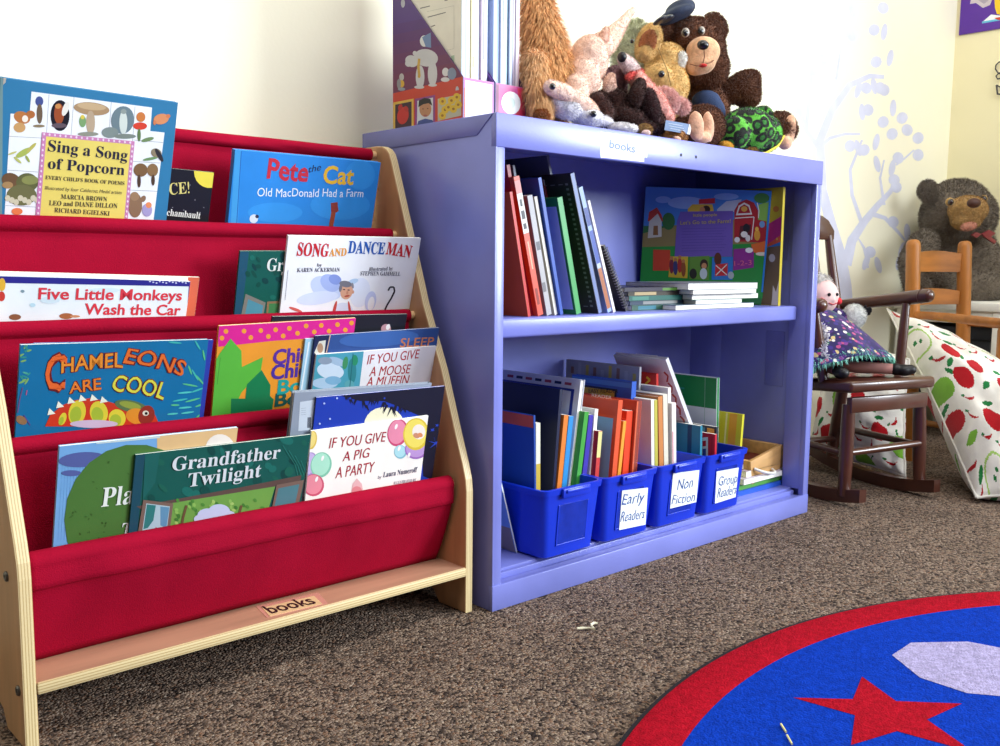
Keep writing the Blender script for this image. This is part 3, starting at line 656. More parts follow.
b = Pic('picture_book', 'dark blue picture book with orange SLEEP lettering behind the moose book', (315, 336), (439.5, 327.5), 3, .0034, .07, .003, '#31508c', spine='#1c2748')
q = lambda *p: sc4((190, 290), p, 3.704)
b.A.poly(q((455, 160), (520, 158), (490, 380), (430, 390)), '#202a4e'); b.A.poly(q((478, 190), (503, 186), (498, 232), (472, 246), (460, 232)), '#d9d6c8'); b.A.ell(q((482, 215))[0], 3, 5, '#b08a6c')
b.A.line(q((521, 160), (505, 232)), 1, '#c9a894'); b.A.ell(q((700, 180))[0], 40, 8, '#3c63a4', -4)
b.txt('SLEEP', q((776, 212))[0], q((900, 206))[0], 9, '#c87a52', bold=.01); b.done()
b = Pic('picture_book', 'picture book titled If You Give a Moose a Muffin in the third pocket', (316.5, 354.5), (436.5, 346), 3, .0, .07, .0031, '#e6e2e4')
b.A.poly(q((465, 235), (645, 215), (625, 380), (450, 390)), '#4a9aae')
for p, rx, ry, h, a in [((520, 300), 50, 30, '#c8d6e4', 10), ((500, 345), 48, 20, '#a9c4da', 0), ((545, 265), 34, 14, '#9fb6cc', 20), ((500, 262), 26, 14, '#8a97a8', 0), ((530, 335), 30, 16, '#7aa9c8', 0), ((600, 300), 16, 46, '#2f7d84', 0), ((575, 270), 10, 24, '#3f8a5a', 10), ((610, 260), 12, 20, '#2a8a62', 0), ((590, 350), 18, 16, '#5aa0a8', 0)]: b.A.ell(q(p)[0], rx/3.7, ry/3.7, h, a)
b.A.line(q((604, 235), (590, 375)), .8, '#1f5f66')
for tx, p0, p1, h in [('IF YOU GIVE', (655, 276), (848, 252), 9.5), ('A MOOSE', (663, 320), (814, 308), 9.5), ('A MUFFIN', (651, 358), (808, 348), 9.5)]: b.txt(tx, q(p0)[0], q(p1)[0], h, '#b02a30', shear=.12, wob=.03)
b.done()

# ---- front pocket
b = Pic('picture_book', 'blue and green picture book whose title begins Pl in the front pocket', (59.5, 446.5), (238, 427.5), 4, .0034, .09, .004, '#74a9dc')
q = lambda *p: sc4((0, 400), p)
b.A.poly(q((628, 140), (960, 90), (940, 420), (628, 420)), '#e0b983'); b.A.poly(q((385, 168), (640, 138), (640, 152), (385, 176)), '#c8d6d2')
for i in range(24): b.A.line(q((250+i*12, 250), (232+i*12, 560)), .35, '#6aa0d4')
b.A.ell(q((330, 238))[0], 24, 7.5, '#54609c', -4); b.A.ell(q((285, 292))[0], 10, 3, '#54609c', 0)
b.A.ell(q((880, 200))[0], 15, 16, '#f0e6da'); b.A.ell(q((545, 480))[0], 72, 76, '#4a7436')
rnd = random.Random(2)
for i in range(90):
    a_, r_ = rnd.uniform(0, 6.28), math.sqrt(rnd.random())*66; b.A.ell((136+r_*math.cos(a_), 520+r_*math.sin(a_)*1.02), 1.3, .6, '#3c622c', rnd.uniform(0, 180), 8)
b.txt(serif('Pla'), q((402, 426))[0], q((530, 412))[0], 18.5, '#e6ebe4'); b.txt(serif('Th'), q((480, 545))[0], q((560, 538))[0], 13, '#e6ebe4'); b.done()
b = Pic('picture_book', 'dark green picture book titled Grandfather Twilight in the front pocket', (135.5, 455), (311, 434.5), 4, 0, .09, .003, '#14574f')
rnd = random.Random(8)
for i in range(46): b.A.ell(q((rnd.uniform(560, 1230), rnd.uniform(150, 480)))[0], rnd.uniform(3, 7), rnd.uniform(2, 5), rnd.choice(['#0f4a44', '#1b6a60', '#0d4440', '#1a5f50']), rnd.uniform(0, 90))
b.A.poly(q((540, 222), (580, 216), (545, 560), (505, 560)), '#1c4a5c'); b.A.poly(q((580, 216), (640, 205), (620, 330), (570, 400)), '#1b5f5a')
b.A.poly(q((545, 425), (980, 345), (1205, 300), (1200, 330), (700, 410), (570, 440)), '#5f4a44')
b.A.poly(q((685, 412), (1100, 345), (1060, 480), (1060, 560), (660, 560)), '#6fa04a')
for i in range(60): b.A.ell(q((rnd.uniform(700, 1050), rnd.uniform(400, 510)))[0], 2.2, 1.6, rnd.choice(['#4f8a3a', '#8ab85a', '#3f7a34', '#a3c46a']), rnd.uniform(0, 90), 8)
for x in (735, 955): b.A.line(q((x+10, 420), (x-4, 470), (x-10, 510)), 2.4, '#6a5238')
for p, rx, ry in [((830, 460), 42, 28), ((875, 445), 44, 30), ((910, 465), 34, 24), ((800, 475), 26, 18)]: b.A.ell(q(p)[0], rx/4, ry/4, '#c2cbe6')
b.A.poly(q((572, 398), (692, 412), (672, 560), (545, 560)), '#7a6258'); b.A.poly(q((584, 412), (678, 424), (660, 560), (562, 560)), '#a9c3cc')
b.A.poly(q((586, 416), (622, 420), (612, 480), (590, 510), (572, 515)), '#2f7a78'); b.A.poly(q((640, 424), (676, 428), (664, 510), (640, 500)), '#5f8fb0'); b.A.poly(q((606, 550), (622, 505), (634, 520), (640, 550)), '#b02a4a')
b.A.poly(q((1105, 338), (1215, 318), (1170, 520), (1060, 560)), '#7a6258'); b.A.poly(q((1112, 352), (1196, 335), (1156, 520), (1070, 545)), '#4f7d86')
for k in range(4): b.A.line(q((1130+k*24, 180+k*20), (1180+k*10, 260), (1190+k*12, 300)), .5, '#2d7a70')
b.txt(serif('Grandfather'), q((685, 283))[0], q((1116, 231))[0], 13, '#d6dce0'); b.txt(serif('Twilight'), q((748, 347))[0], q((1040, 305))[0], 13, '#d6dce0'); b.done()
b = Pic('picture_book', 'silver grey hardcover book turned backwards behind the night sky book', (294.5, 392.5), (432, 383), 4, .0072, .10, .008, '#8c95a4', hard=True, spine_right=True, group=None)
q = lambda *p: sc4((300, 380), p, 6.66)
b.A.poly(q((0, 146), (96, 132), (92, 330), (-12, 340)), '#c3ccd6')
for k in range(6): b.A.line(q((52+k*4, 248), (50+k*4, 318)), .35 if k % 2 else .6, '#3a3f4a')
for k in range(4): b.A.line(q((6, 190+k*14), (40, 186+k*14)), .3, '#8a93a2')
b.done()
b = Pic('picture_book', 'dark blue night sky picture book with moon and palm fronds', (316.5, 397.5), (445, 386), 4, .0034, .10, .0034, '#1c3aa6', spine='#1a2450')
b.A.ell(q((560, 300))[0], 20, 18, '#ece6c4')
b.A.poly(q((270, 105), (980, 40), (980, 700), (820, 640), (800, 240), (640, 170), (560, 140), (400, 140)), '#17182a')
rnd = random.Random(4)
for x, y, l in [(300, 130, 40), (330, 150, 46), (380, 150, 60), (420, 170, 60), (440, 200, 40), (580, 200, 70), (610, 210, 90), (640, 200, 70), (560, 180, 60), (670, 190, 80), (700, 200, 60), (480, 150, 60), (520, 150, 50)]:
    for k in range(3):
        a = rnd.uniform(.9, 2.2); dx, dy = math.cos(a), math.sin(a); b.A.poly(q((x-9, y-34), (x+9, y-34), (x+dx*l, y-20+dy*l*.7)), '#17182a')
for x, y, s_ in [(900, 420, 52), (880, 330, 18), (910, 300, 14), (330, 120, 10), (560, 120, 8)]:
    for k in range(6):
        a = k*1.05+.3; b.A.poly(q((x, y-4), (x+math.cos(a)*s_, y+math.sin(a)*s_), (x+5, y+6)), '#2643b4')
for x, y in ((160, 155), (198, 258), (245, 120), (130, 290)): b.A.ell(q((x, y))[0], 1, 1, '#a9b8e6')
b.done()
b = Pic('picture_book', 'white picture book titled If You Give a Pig a Party in the front pocket', (311.5, 431), (428.5, 415.5), 4, 0, .10, .003, '#f3efe6')
for p, rx, ry, h, h2, a in [((80, 400), 32, 62, '#d8b64a', '#ead27a', 10), ((66, 560), 50, 80, '#a98cc4', '#c4aeda', 10), ((140, 565), 70, 86, '#7fc0a4', '#a8dcc2', 15), ((90, 700), 70, 74, '#c9566e', '#e48a98', 10), ((650, 350), 68, 92, '#c94a72', '#e58aa4', 12), ((668, 478), 42, 46, '#7fb6c4', '#a9d6dc', 0), ((775, 460), 78, 66, '#9a6ab4', '#b994cc', -10), ((772, 360), 86, 108, '#dbbf3c', '#ecd862', 6)]:
    b.A.ell(q(p)[0], rx/6.66, ry/6.66, h, a); b.A.ell(q((p[0]-3, p[1]-4))[0], rx/6.66*.86, ry/6.66*.88, h2, a)
for p in ((640, 310), (660, 455), (150, 520), (110, 660), (725, 500)): b.A.ell(q(p)[0], 1.3, 2.8, '#f2ece8', 20)
b.A.ell(q((790, 345))[0], 6.5, 7.5, '#efe4d8'); b.A.ell(q((775, 370))[0], 3.4, 2.6, '#c98a6a', 20); b.A.ell(q((800, 366))[0], 2.6, 2.2, '#d98a5a', 30)
b.A.poly(q((340, 760), (350, 690), (378, 655), (410, 690), (424, 760)), '#e3b4b4'); b.A.ell(q((378, 735))[0], 5, 4.2, '#d9888c')
for tx, p0, p1, h in [('IF YOU GIVE', (192, 456), (568, 408), 10.5), ('A PIG', (282, 542), (460, 514), 10), ('A PARTY', (234, 655), (492, 612), 11)]: b.txt(tx, q(p0)[0], q(p1)[0], h, '#a82838', shear=.1, wob=.03)
b.txt('by', q((518, 657))[0], q((540, 654))[0], 3.2, '#5a5c74'); b.txt(serif('Laura Numeroff'), q((552, 648))[0], q((778, 612))[0], 5, '#3f4462'); b.txt(serif('ILLUSTRATED BY'), q((622, 695))[0], q((772, 672))[0], 2.6, '#7a7c90'); b.done()
# ================================================================== standing books (bookcase)
def std_book(name, label, tl, tr, bl, y, depth, cov, zb, spine=None, fore=False, hard=True, group=None, lt=.0016, thin=None, pg=None):
    """upright or leaning book; its spine (or page edge, fore=True) at depth y facing the room, boards running back from it"""
    pl = ('y', y); a = at(tl, pl); b2 = at(tr, pl); c = at(bl, pl)
    up = (a-c); up.y = 0; up.normalize(); k = (zb-c.z)/up.z; base = c+up*k
    X = V((up.z, 0, -up.x)); t = max((b2-a).dot(X), .0022)
    if up.x > 0: base.z += t*up.x
    h = (a-base).dot(up)
    T = Matrix((X, V((0, 1, 0)), up)).transposed().to_4x4(); T.translation = base
    r = thing(name, label, 'book', T, group); r['_'] = 0; del r['_']
    ct = min(lt if hard else .0006, t*.28); o = .002 if hard else 0; cm = ink(cov); sm = ink(spine or cov)
    m = MB()
    def lb(m, lo, hi, mt, bv=0): m.box(lo, hi, mt, bv, T, 1)
    lb(m, (0, 0, 0), (ct, depth, h), cm, ct*.25); lb(m, (t-ct, 0, 0), (t, depth, h), cm, ct*.25)
    ys = (depth-ct, depth) if fore else (0, ct)
    lb(m, (.0002, ys[0]+.00005, .00005), (t-.0002, ys[1]-.00005, h-.00005), sm, 0)
    g = MB(); lb(g, (ct, o if fore else ct, o), (t-ct, depth-ct if fore else depth-o, h-o), paper(pg or '#efece2'))
    L = Art(base+X*0, V((0, 1, 0)), up, (.001, .001), (depth-.001, h-.001), m)      # left board
    L.n = -X; L.pl = (L.O, L.n)
    S = Art(base, X, up, (.0002, .001), (t-.0002, h-.001), m)                        # spine
    S.n = V((0, -1, 0)); S.pl = (S.O, S.n)
    r2 = dict(r=r, m=m, g=g, L=L, S=S, T=T, t=t, h=h, txt=MB())
    return r2
def fin(q):
    obj('cover', q['m'], q['r'], smooth=False); obj('pages', q['g'], q['r'], smooth=False)
    if q['txt'].v: obj('title_lettering', q['txt'], q['r'], smooth=False)
def sfrac(q, f0, f1, h, x0=0., x1=1.):     # a band across the spine between height fractions
    t, H_ = q['t'], q['h']; q['S'].loc([(t*x0, H_*f0), (t*x1, H_*f0), (t*x1, H_*f1), (t*x0, H_*f1)], h)
def lfrac(q, f0, f1, g0, g1, h, d=.2):     # a rectangle on the left board
    H_ = q['h']; q['L'].loc([(d*g0, H_*f0), (d*g1, H_*f0), (d*g1, H_*f1), (d*g0, H_*f1)], h)
ZS, ZB = .4374, .0545
GU = 'books leaning at the left of the upper shelf'
def up_(*a, **k): k.setdefault('group', GU); return std_book('book', *a, zb=ZS, **k)
q = up_('orange red hardcover leaning against the left side of the upper shelf', (509.5, 192), (512.5, 192.5), (528, 316), .04, .2, '#c8481f', spine='#c01c2c'); fin(q)
q = up_('tall crimson hardcover second from the left on the upper shelf', (506.5, 165), (510, 165.5), (531.8, 316), .055, .2, '#a5142a', spine='#8e1026'); fin(q)
q = up_('tall slate grey folder rising behind the crimson book on the upper shelf', (512.5, 165.5), (515, 166), (536, 316), .085, .2, '#4d5370', hard=False); fin(q)
q = up_('orange spined hardcover with white title panel on the upper shelf', (513.5, 177), (519.5, 177), (538, 316), .045, .2, '#c9452f', spine='#d2513a')
sfrac(q, .88, .97, '#c87a74'); sfrac(q, .60, .88, '#d9d6d0'); sfrac(q, .70, .76, '#2a2830', .2, .8); sfrac(q, .79, .84, '#2a2830', .3, .7); sfrac(q, .63, .67, '#2a2830', .2, .75); sfrac(q, .34, .54, '#e0a184', .38, .62); sfrac(q, .08, .2, '#8c2f24', .3, .7); fin(q)
q = up_('white paged book with dark blue edge rising behind the grey spine', (527.5, 178), (531.5, 178), (547, 316), .095, .2, '#23407e', pg='#e9e9ee', fore=True); fin(q)
q = up_('pale grey paperback with mottled spine on the upper shelf', (527.2, 196), (532.6, 196.3), (547, 316), .045, .19, '#8d8b90', hard=False, spine='#a9a6a8')
sfrac(q, .55, .62, '#5d5b62', .2, .9); sfrac(q, .2, .28, '#6f6c70', .1, .7); fin(q)
q = up_('thin cream paperback with green lower spine on the upper shelf', (534.2, 197), (537.4, 197.2), (555, 316), .05, .19, '#d6ceb4', hard=False, fore=True); fin(q)
q = up_('thin royal blue hardcover on the upper shelf left of the green bordered book', (538, 178), (541.5, 178.3), (560.5, 316), .045, .2, '#2a4fa8'); fin(q)
q = up_('small red and white book rising behind the green bordered book', (543, 180), (549, 180.5), (567, 316), .1, .18, '#a8303a', spine='#d9d4d0'); sfrac(q, .7, .96, '#b23a42', 0, .35); fin(q)
q = up_('green bordered hardcover with lilac front cover on the upper shelf', (557.2, 198), (562.6, 198.4), (576.5, 315.5), .04, .17, '#2f8a48', spine='#3f9a54')
lfrac(q, .045, .93, .005, .16, '#c2caf2', 1); fin(q)
q = up_('tall wide charcoal folder behind the green bordered book', (546.5, 155.5), (549, 156), (577, 315.5), .10, .2, '#6a7088', hard=False); fin(q)
q = up_('black hardcover with chain patterned border on the upper shelf', (570.2, 174), (574.8, 174.5), (598.5, 314), .04, .16, '#3c3230', spine='#6a79a8')
for g in (.012, .148): 
    for i in range(26): lfrac(q, .05+i*.035, .065+i*.035, g-.003, g+.003, '#8a8288', 1)
for i in range(7): lfrac(q, .05, .056, .02+i*.018, .03+i*.018, '#8a8288', 1); lfrac(q, .93, .936, .02+i*.018, .03+i*.018, '#8a8288', 1)
for f, g, c in ((.6, .08, '#6b2a24'), (.45, .06, '#58303a'), (.5, .1, '#7a4a30'), (.75, .09, '#4a4450'), (.25, .08, '#5a2c22')): lfrac(q, f-.04, f+.04, g-.012, g+.012, c, 1)
fin(q)
q = up_('picture book with blue and rust landscape spine on the upper shelf', (578.5, 188), (583.2, 189), (608, 313.5), .05, .17, '#8fa6cf', spine='#92a9d4')
sfrac(q, .70, .84, '#2a3c8a', .1, .95); sfrac(q, .4, .66, '#31489c', .1, 1); sfrac(q, .36, .4, '#aab4c4'); sfrac(q, .03, .36, '#a4603c', .05, .95); fin(q)
q = up_('slim white and pink paperback beside the spiral notebook', (587.6, 201), (590.4, 201.4), (613.6, 313.5), .05, .17, '#e2d4dc', hard=False, fore=True); fin(q)
# spiral notebook
q = std_book('spiral_notebook', 'black spiral bound notebook leaning at the right end of the upper row of books', (603.2, 246), (605.6, 246.4), (626.2, 312), .062, .15, '#1d1a1f', ZS, hard=False)
q['r']['category'] = 'notebook'; m = MB(); pts = []
for i in range(22*8+1):
    a = i/8*2*PI; z = .006+i/(22*8)*(q['h']-.012); pts.append(q['T'] @ V((q['t']/2+.0045*math.cos(a), .0005+.0045*math.sin(a), z)))
m.tube(pts, .0008, mat('#8e8c94', .35, .05, 80, metal=.5), 5); fin(q); obj('coil', m, q['r'])

# ---- big board book leaning in the upper right corner
P0 = at((762, 305), ('z', ZS)); Pl = at((645, 262), ('y', .295)); dU = V((Pl.x-P0.x, Pl.y-P0.y, 0)).normalized()*-1
pn = V((dU.y, -dU.x, 0)); pn = pn if pn.dot(CAM-P0) > 0 else -pn
TLp, TRp, BLp = at((657, 196), (P0, pn)), at((775.5, 191), (P0, pn)), at((644, 284), (P0, pn))
lw = (P0-Pl).length-.004; hh = TRp.z-ZS
a6 = math.radians(2.5); dU, WZ = dU*math.cos(a6)-V((0, 0, 1))*math.sin(a6), dU*math.sin(a6)+V((0, 0, 1))*math.cos(a6)
WZ = (WZ+pn*.09).normalized(); pn = dU.cross(WZ); pn = pn if pn.dot(CAM-P0) > 0 else -pn
T = Matrix((dU, -pn, WZ)).transposed().to_4x4(); T.translation = P0-dU*lw/2
big = thing('board_book', 'large farm board book with purple panel at the back of the upper shelf', 'book', T)
m = MB(); m.box((-lw/2, 0, 0), (lw/2, .0016, hh), ink('#2f6f3c'), .0004, T, 1); m.box((-lw/2, .0224, 0), (lw/2, .024, hh), ink('#2f6f3c'), .0004, T, 1); m.box((-lw/2, .0003, .0003), (-lw/2+.0015, .0237, hh-.0003), ink('#2a4f9a'), 0, T)
B_ = P0-dU*lw/2; b = Art(B_, dU, WZ, (-lw/2+.0003, .0003), (lw/2-.0003, hh-.0003), m)
Q = lambda *p: [(640+x/6.487, 175+y/6.487) for x, y in p]
e = lambda c, rx, ry, h, a=0: b.ell(Q(c)[0], rx/6.487, ry/6.487, h, a)
b.poly(Q((-60, 50), (900, 50), (900, 330), (-60, 330)), '#3f7cc4'); e((300, 180), 120, 40, '#8fb0dc'); e((560, 140), 80, 22, '#7fa6da'); e((150, 160), 50, 22, '#86aadc')
b.poly(Q((-60, 400), (200, 330), (420, 300), (800, 280), (900, 300), (900, 500), (-60, 520)), '#8a7a4c'); b.poly(Q((770, 190), (900, 160), (900, 330), (760, 330)), '#7fae4e')
b.poly(Q((-60, 470), (900, 440), (900, 800), (-60, 800)), '#2a8a3c'); e((790, 150), 50, 34, '#3f7a3c'); e((185, 300), 42, 56, '#2f6a34')
b.poly(Q((50, 300), (60, 240), (110, 210), (140, 260), (150, 300)), '#b8322a'); b.poly(Q((60, 300), (115, 250), (140, 300), (140, 400), (50, 410)), '#c6c2b4'); b.poly(Q((84, 390), (88, 330), (116, 328), (118, 390)), '#8a5f34')
b.poly(Q((500, 222), (560, 170), (660, 158), (640, 200), (610, 240), (500, 240)), '#aeb7c8')
b.poly(Q((610, 430), (612, 230), (640, 180), (690, 158), (740, 180), (765, 230), (765, 290), (820, 300), (815, 440)), '#a3262e')
b.poly(Q((622, 262), (640, 200), (676, 178), (710, 196), (728, 256)), '#dcd8d0'); b.poly(Q((634, 250), (648, 208), (676, 190), (704, 206), (716, 246)), '#a3262e'); e((676, 220), 20, 18, '#d6a24a')
b.line(Q((616, 280), (740, 272), (724, 420)), .9, '#dcd8d0'); b.line(Q((760, 180), (772, 230), (768, 280)), .9, '#dcd8d0'); b.poly(Q((640, 420), (650, 330), (720, 320), (716, 420)), '#5a2226')
e((690, 345), 22, 30, '#25222a'); e((676, 385), 22, 20, '#e4e0d8'); e((630, 420), 18, 18, '#dcdcd8'); e((700, 410), 16, 22, '#d8d4cc'); e((760, 390), 20, 36, '#d99a3a'); e((758, 350), 12, 14, '#e2b44e'); e((792, 320), 18, 22, '#6f94c0')
b.poly(Q((310, 220), (340, 190), (470, 190), (480, 240), (310, 240)), '#d9b23a'); e((430, 222), 26, 24, '#3a2620'); e((404, 226), 18, 20, '#c98a5a')
b.poly(Q((382, 158), (486, 150), (486, 184), (382, 188)), '#c8262e')
b.poly(Q((262, 238), (604, 232), (600, 530), (224, 530), (240, 300)), '#6a54a8')
for k in range(9): b.line(Q((270, 350+k*18), (560-14*(k % 3), 344+k*18)), .3, '#4c3c86')
b.poly(Q((86, 484), (196, 486), (196, 620), (84, 620)), '#c2442e'); b.poly(Q((196, 528), (312, 528), (308, 670), (184, 662)), '#c9a834')
for x, y, h in ((205, 590, '#7a2a3a'), (230, 600, '#3a3a6a'), (258, 585, '#a8342e'), (282, 610, '#8a4a2a')): e((x, y), 15, 50, h); e((x, y-52), 11, 12, '#b0744c')
b.poly(Q((322, 530), (450, 524), (446, 680), (318, 676)), '#5f8a3a'); e((345, 640), 24, 34, '#2c2a26'); e((415, 580), 26, 34, '#3a2a26'); e((416, 590), 17, 20, '#c28a62'); e((412, 640), 24, 36, '#c4cfd8')
b.poly(Q((468, 536), (604, 530), (600, 680), (464, 680)), '#2f74c0'); e((505, 545), 24, 42, '#5a2e22'); b.poly(Q((488, 580), (570, 572), (568, 652), (486, 656)), '#c23038'); b.line(Q((492, 586), (564, 648)), .9, '#e6e2dc'); b.line(Q((564, 580), (492, 650)), .9, '#e6e2dc'); e((590, 650), 20, 24, '#a9b2b8')
b.poly(Q((606, 480), (740, 470), (738, 600), (604, 620)), '#8a2f86'); b.poly(Q((720, 450), (850, 420), (840, 540), (736, 500)), '#d0662e'); e((708, 488), 25, 17, '#e6e4e4'); e((790, 512), 40, 12, '#d8cfb8')
b.poly(Q((846, 60), (880, 60), (816, 760), (786, 760)), '#2f7cc8'); b.poly(Q((858, 60), (885, 60), (826, 760), (804, 760)), '#d3d8e6')
obj('cover', m, big, smooth=False)
m = MB(); m.box((-lw/2+.0015, .0016, .0006), (lw/2-.001, .0224, hh-.0006), paper('#cfd4e2'), 0, T); obj('pages', m, big, smooth=False)
m = MB()
for tx, p0, p1, h, c in [('little people', (345, 270), (500, 266), 20, '#d9c040'), ("Let's Go to the Farm!", (262, 322), (588, 310), 26, '#c9b43a'), ('1-2-3', (612, 590), (725, 582), 34, '#d9668a')]: lettering(m, tx, Q(p0)[0], Q(p1)[0], h/6.487, b.pl, ink(c), .0012)
obj('title_lettering', m, big, smooth=False)
# yellow and pink book against the right wall
q = std_book('book', 'yellow and pink covered picture book standing at the right end of the upper shelf', (783.4, 187), (785.6, 187.3), (778.2, 303), .05, .15, '#c9b42c', ZS)
L = q['L']; L.poly([(765, 226), (785, 214), (785, 245), (765, 250)], '#c22c7a'); L.poly([(765, 246), (785, 232), (785, 244), (765, 252)], '#d8582e'); L.poly([(765, 248), (785, 240), (785, 246), (765, 249)], '#2f6fae'); L.poly([(760, 248.5), (785, 245), (785, 310), (760, 310)], '#6f5a3c')
L.poly([(772, 300), (773, 285), (776, 292), (779, 280), (782, 290), (781, 312), (770, 312)], '#cfc2b4'); L.ell((776, 209), 3, 3, '#c2782a'); L.ell((777, 239), 1.2, 1.2, '#e0b040'); L.ell((772, 258), 3.2, 4, '#bcb8b4'); fin(q)
# flat stacks
def flat(label, l, r_, ptop, pbot, y, depth, cov, z0=None, front='pages', group=None, name='book', yaw=0, part=None):
    a = at((l, ptop), ('y', y)); c = at((l, pbot), ('y', y)); x1 = at((r_, ptop), ('y', y)).x
    t = a.z-c.z; z0 = c.z if z0 is None else z0
    T = Matrix.Translation((a.x, y, z0)) @ Matrix.Rotation(yaw, 4, 'Z'); w_ = x1-a.x
    r = thing(name, label, 'book', T, group); m = MB(); cm = ink(cov); k = min(.0008, t*.2)
    m.box((0, 0, 0), (w_, depth, k), cm, 0, T); m.box((0, 0, t-k), (w_, depth, t), cm, 0, T)
    if front == 'spine': m.box((0.0002, -.0002, .0002), (w_-.0002, .0008, t-.0002), cm, 0, T)
    else: m.box((0.0002, depth-.0008, .0002), (w_-.0002, depth, t-.0002), cm, 0, T)
    if part: A_ = Art(T @ V((0, -.0002, 0)), T.to_3x3() @ V((1, 0, 0)), (0, 0, 1), (.001, .0003), (w_-.001, t-.0003), m); [A_.loc([(w_*p[0], t*.15), (w_*p[1], t*.15), (w_*p[1], t*.85), (w_*p[0], t*.85)], p[2]) for p in part]
    obj('cover', m, r, smooth=False); m = MB(); m.box((.0006, .0004 if front != 'spine' else .001, k), (w_-.0006, depth-.001, t-k), paper(), 0, T); obj('pages', m, r, smooth=False)
    return z0+t
GF = 'thin books lying flat on the upper shelf'; z = ZS
for i, (l, r_, th, cov, part, lab) in enumerate([(632, 690, 5.4, '#1f4a3a', [(.55, .8, '#6f8a3a'), (.1, .4, '#2a6a7a')], 'dark green spined thin book at the bottom of the left flat stack'), (630, 692, 4.4, '#2b3d55', [(.2, .75, '#8a8a8a')], 'grey blue spined thin book second in the left flat stack'),
        (629, 691, 5, '#1d5a52', [(.05, .3, '#3f7a6a')], 'teal spined thin book third in the left flat stack'), (628, 688, 4.4, '#3a3128', [(.1, .45, '#b59c72')], 'brown thin book with tan band in the left flat stack'), (624, 686, 4, '#2a2438', [(.6, .95, '#4f7a2e')], 'dark plum thin book topping the left flat stack')]):
    y = .075; s = mpp(at((660, 300), ('y', y))); t = th*s
    a = at((l, 300), ('y', y)); T = Matrix.Translation((a.x, y+.004*(i % 2), z)); p_ = at((l, 300), ('y', y)); w0 = at((r_, 300), ('y', y)).x
    z = flat(lab, l, r_, 300, 300+th, y+.003*(i % 2), .15, cov, z, 'spine', GF, part=part)
z = ZS
for i, (l, r_, th, cov, lab) in enumerate([(676, 754, 5, '#5a6a7a', 'bottom thin white paged book of the right flat stack'), (696, 742, 4.2, '#b8bcc4', 'short white paged book second from the bottom of the right flat stack'), (692, 758, 5.6, '#2f5a48', 'white paged book with green cover in the middle of the right flat stack'),
        (693, 756, 4.8, '#8d8f96', 'white paged book with grey cover below the top of the right flat stack'), (688, 757, 6.6, '#9a9ca2', 'topmost white paged book of the right flat stack')]):
    z = flat(lab, l, r_, 300, 300+th, .045+.004*(i % 3), .15, cov, z, 'pages', GF)

# ================================================================== blue bins and their books
BLU = mat('#0f34c8', .32, .03, 20, spec=.5); BINS = [(.178, .068), (.3215, .0695), (.4645, .0695), (.604, .067)]
BZ, BT, BY0, BY1 = .0507, .1665, .002, .262
LABS = ['blue plastic book bin with an empty label pocket, leftmost in the bookcase', 'blue plastic book bin with handwritten Early Readers label', 'blue plastic book bin with handwritten Non Fiction label', 'blue plastic book bin with handwritten Group Readers label']
def rect(cx, hx, y0, y1, z, r=.012, n=4):
    P = []
    for sx, sy, a0 in ((1, -1, -90), (1, 1, 0), (-1, 1, 90), (-1, -1, 180)):
        for i in range(n+1):
            a = math.radians(a0+90*i/n); P.append(V((cx+sx*(hx-r)+r*math.cos(a), (y1-r if sy > 0 else y0+r)+r*math.sin(a), z)))
    return P
def loft(m, loops, mt, cap0=False, cap1=False):
    n = len(loops[0]); vs = [p for l in loops for p in l]; fs = []
    for i in range(len(loops)-1):
        for j in range(n): fs.append((i*n+j, i*n+(j+1) % n, (i+1)*n+(j+1) % n, (i+1)*n+j))
    if cap0: fs.append(tuple(range(n))[::-1])
    if cap1: fs.append(tuple(range((len(loops)-1)*n, len(loops)*n)))
    m.add(vs, fs, mt)
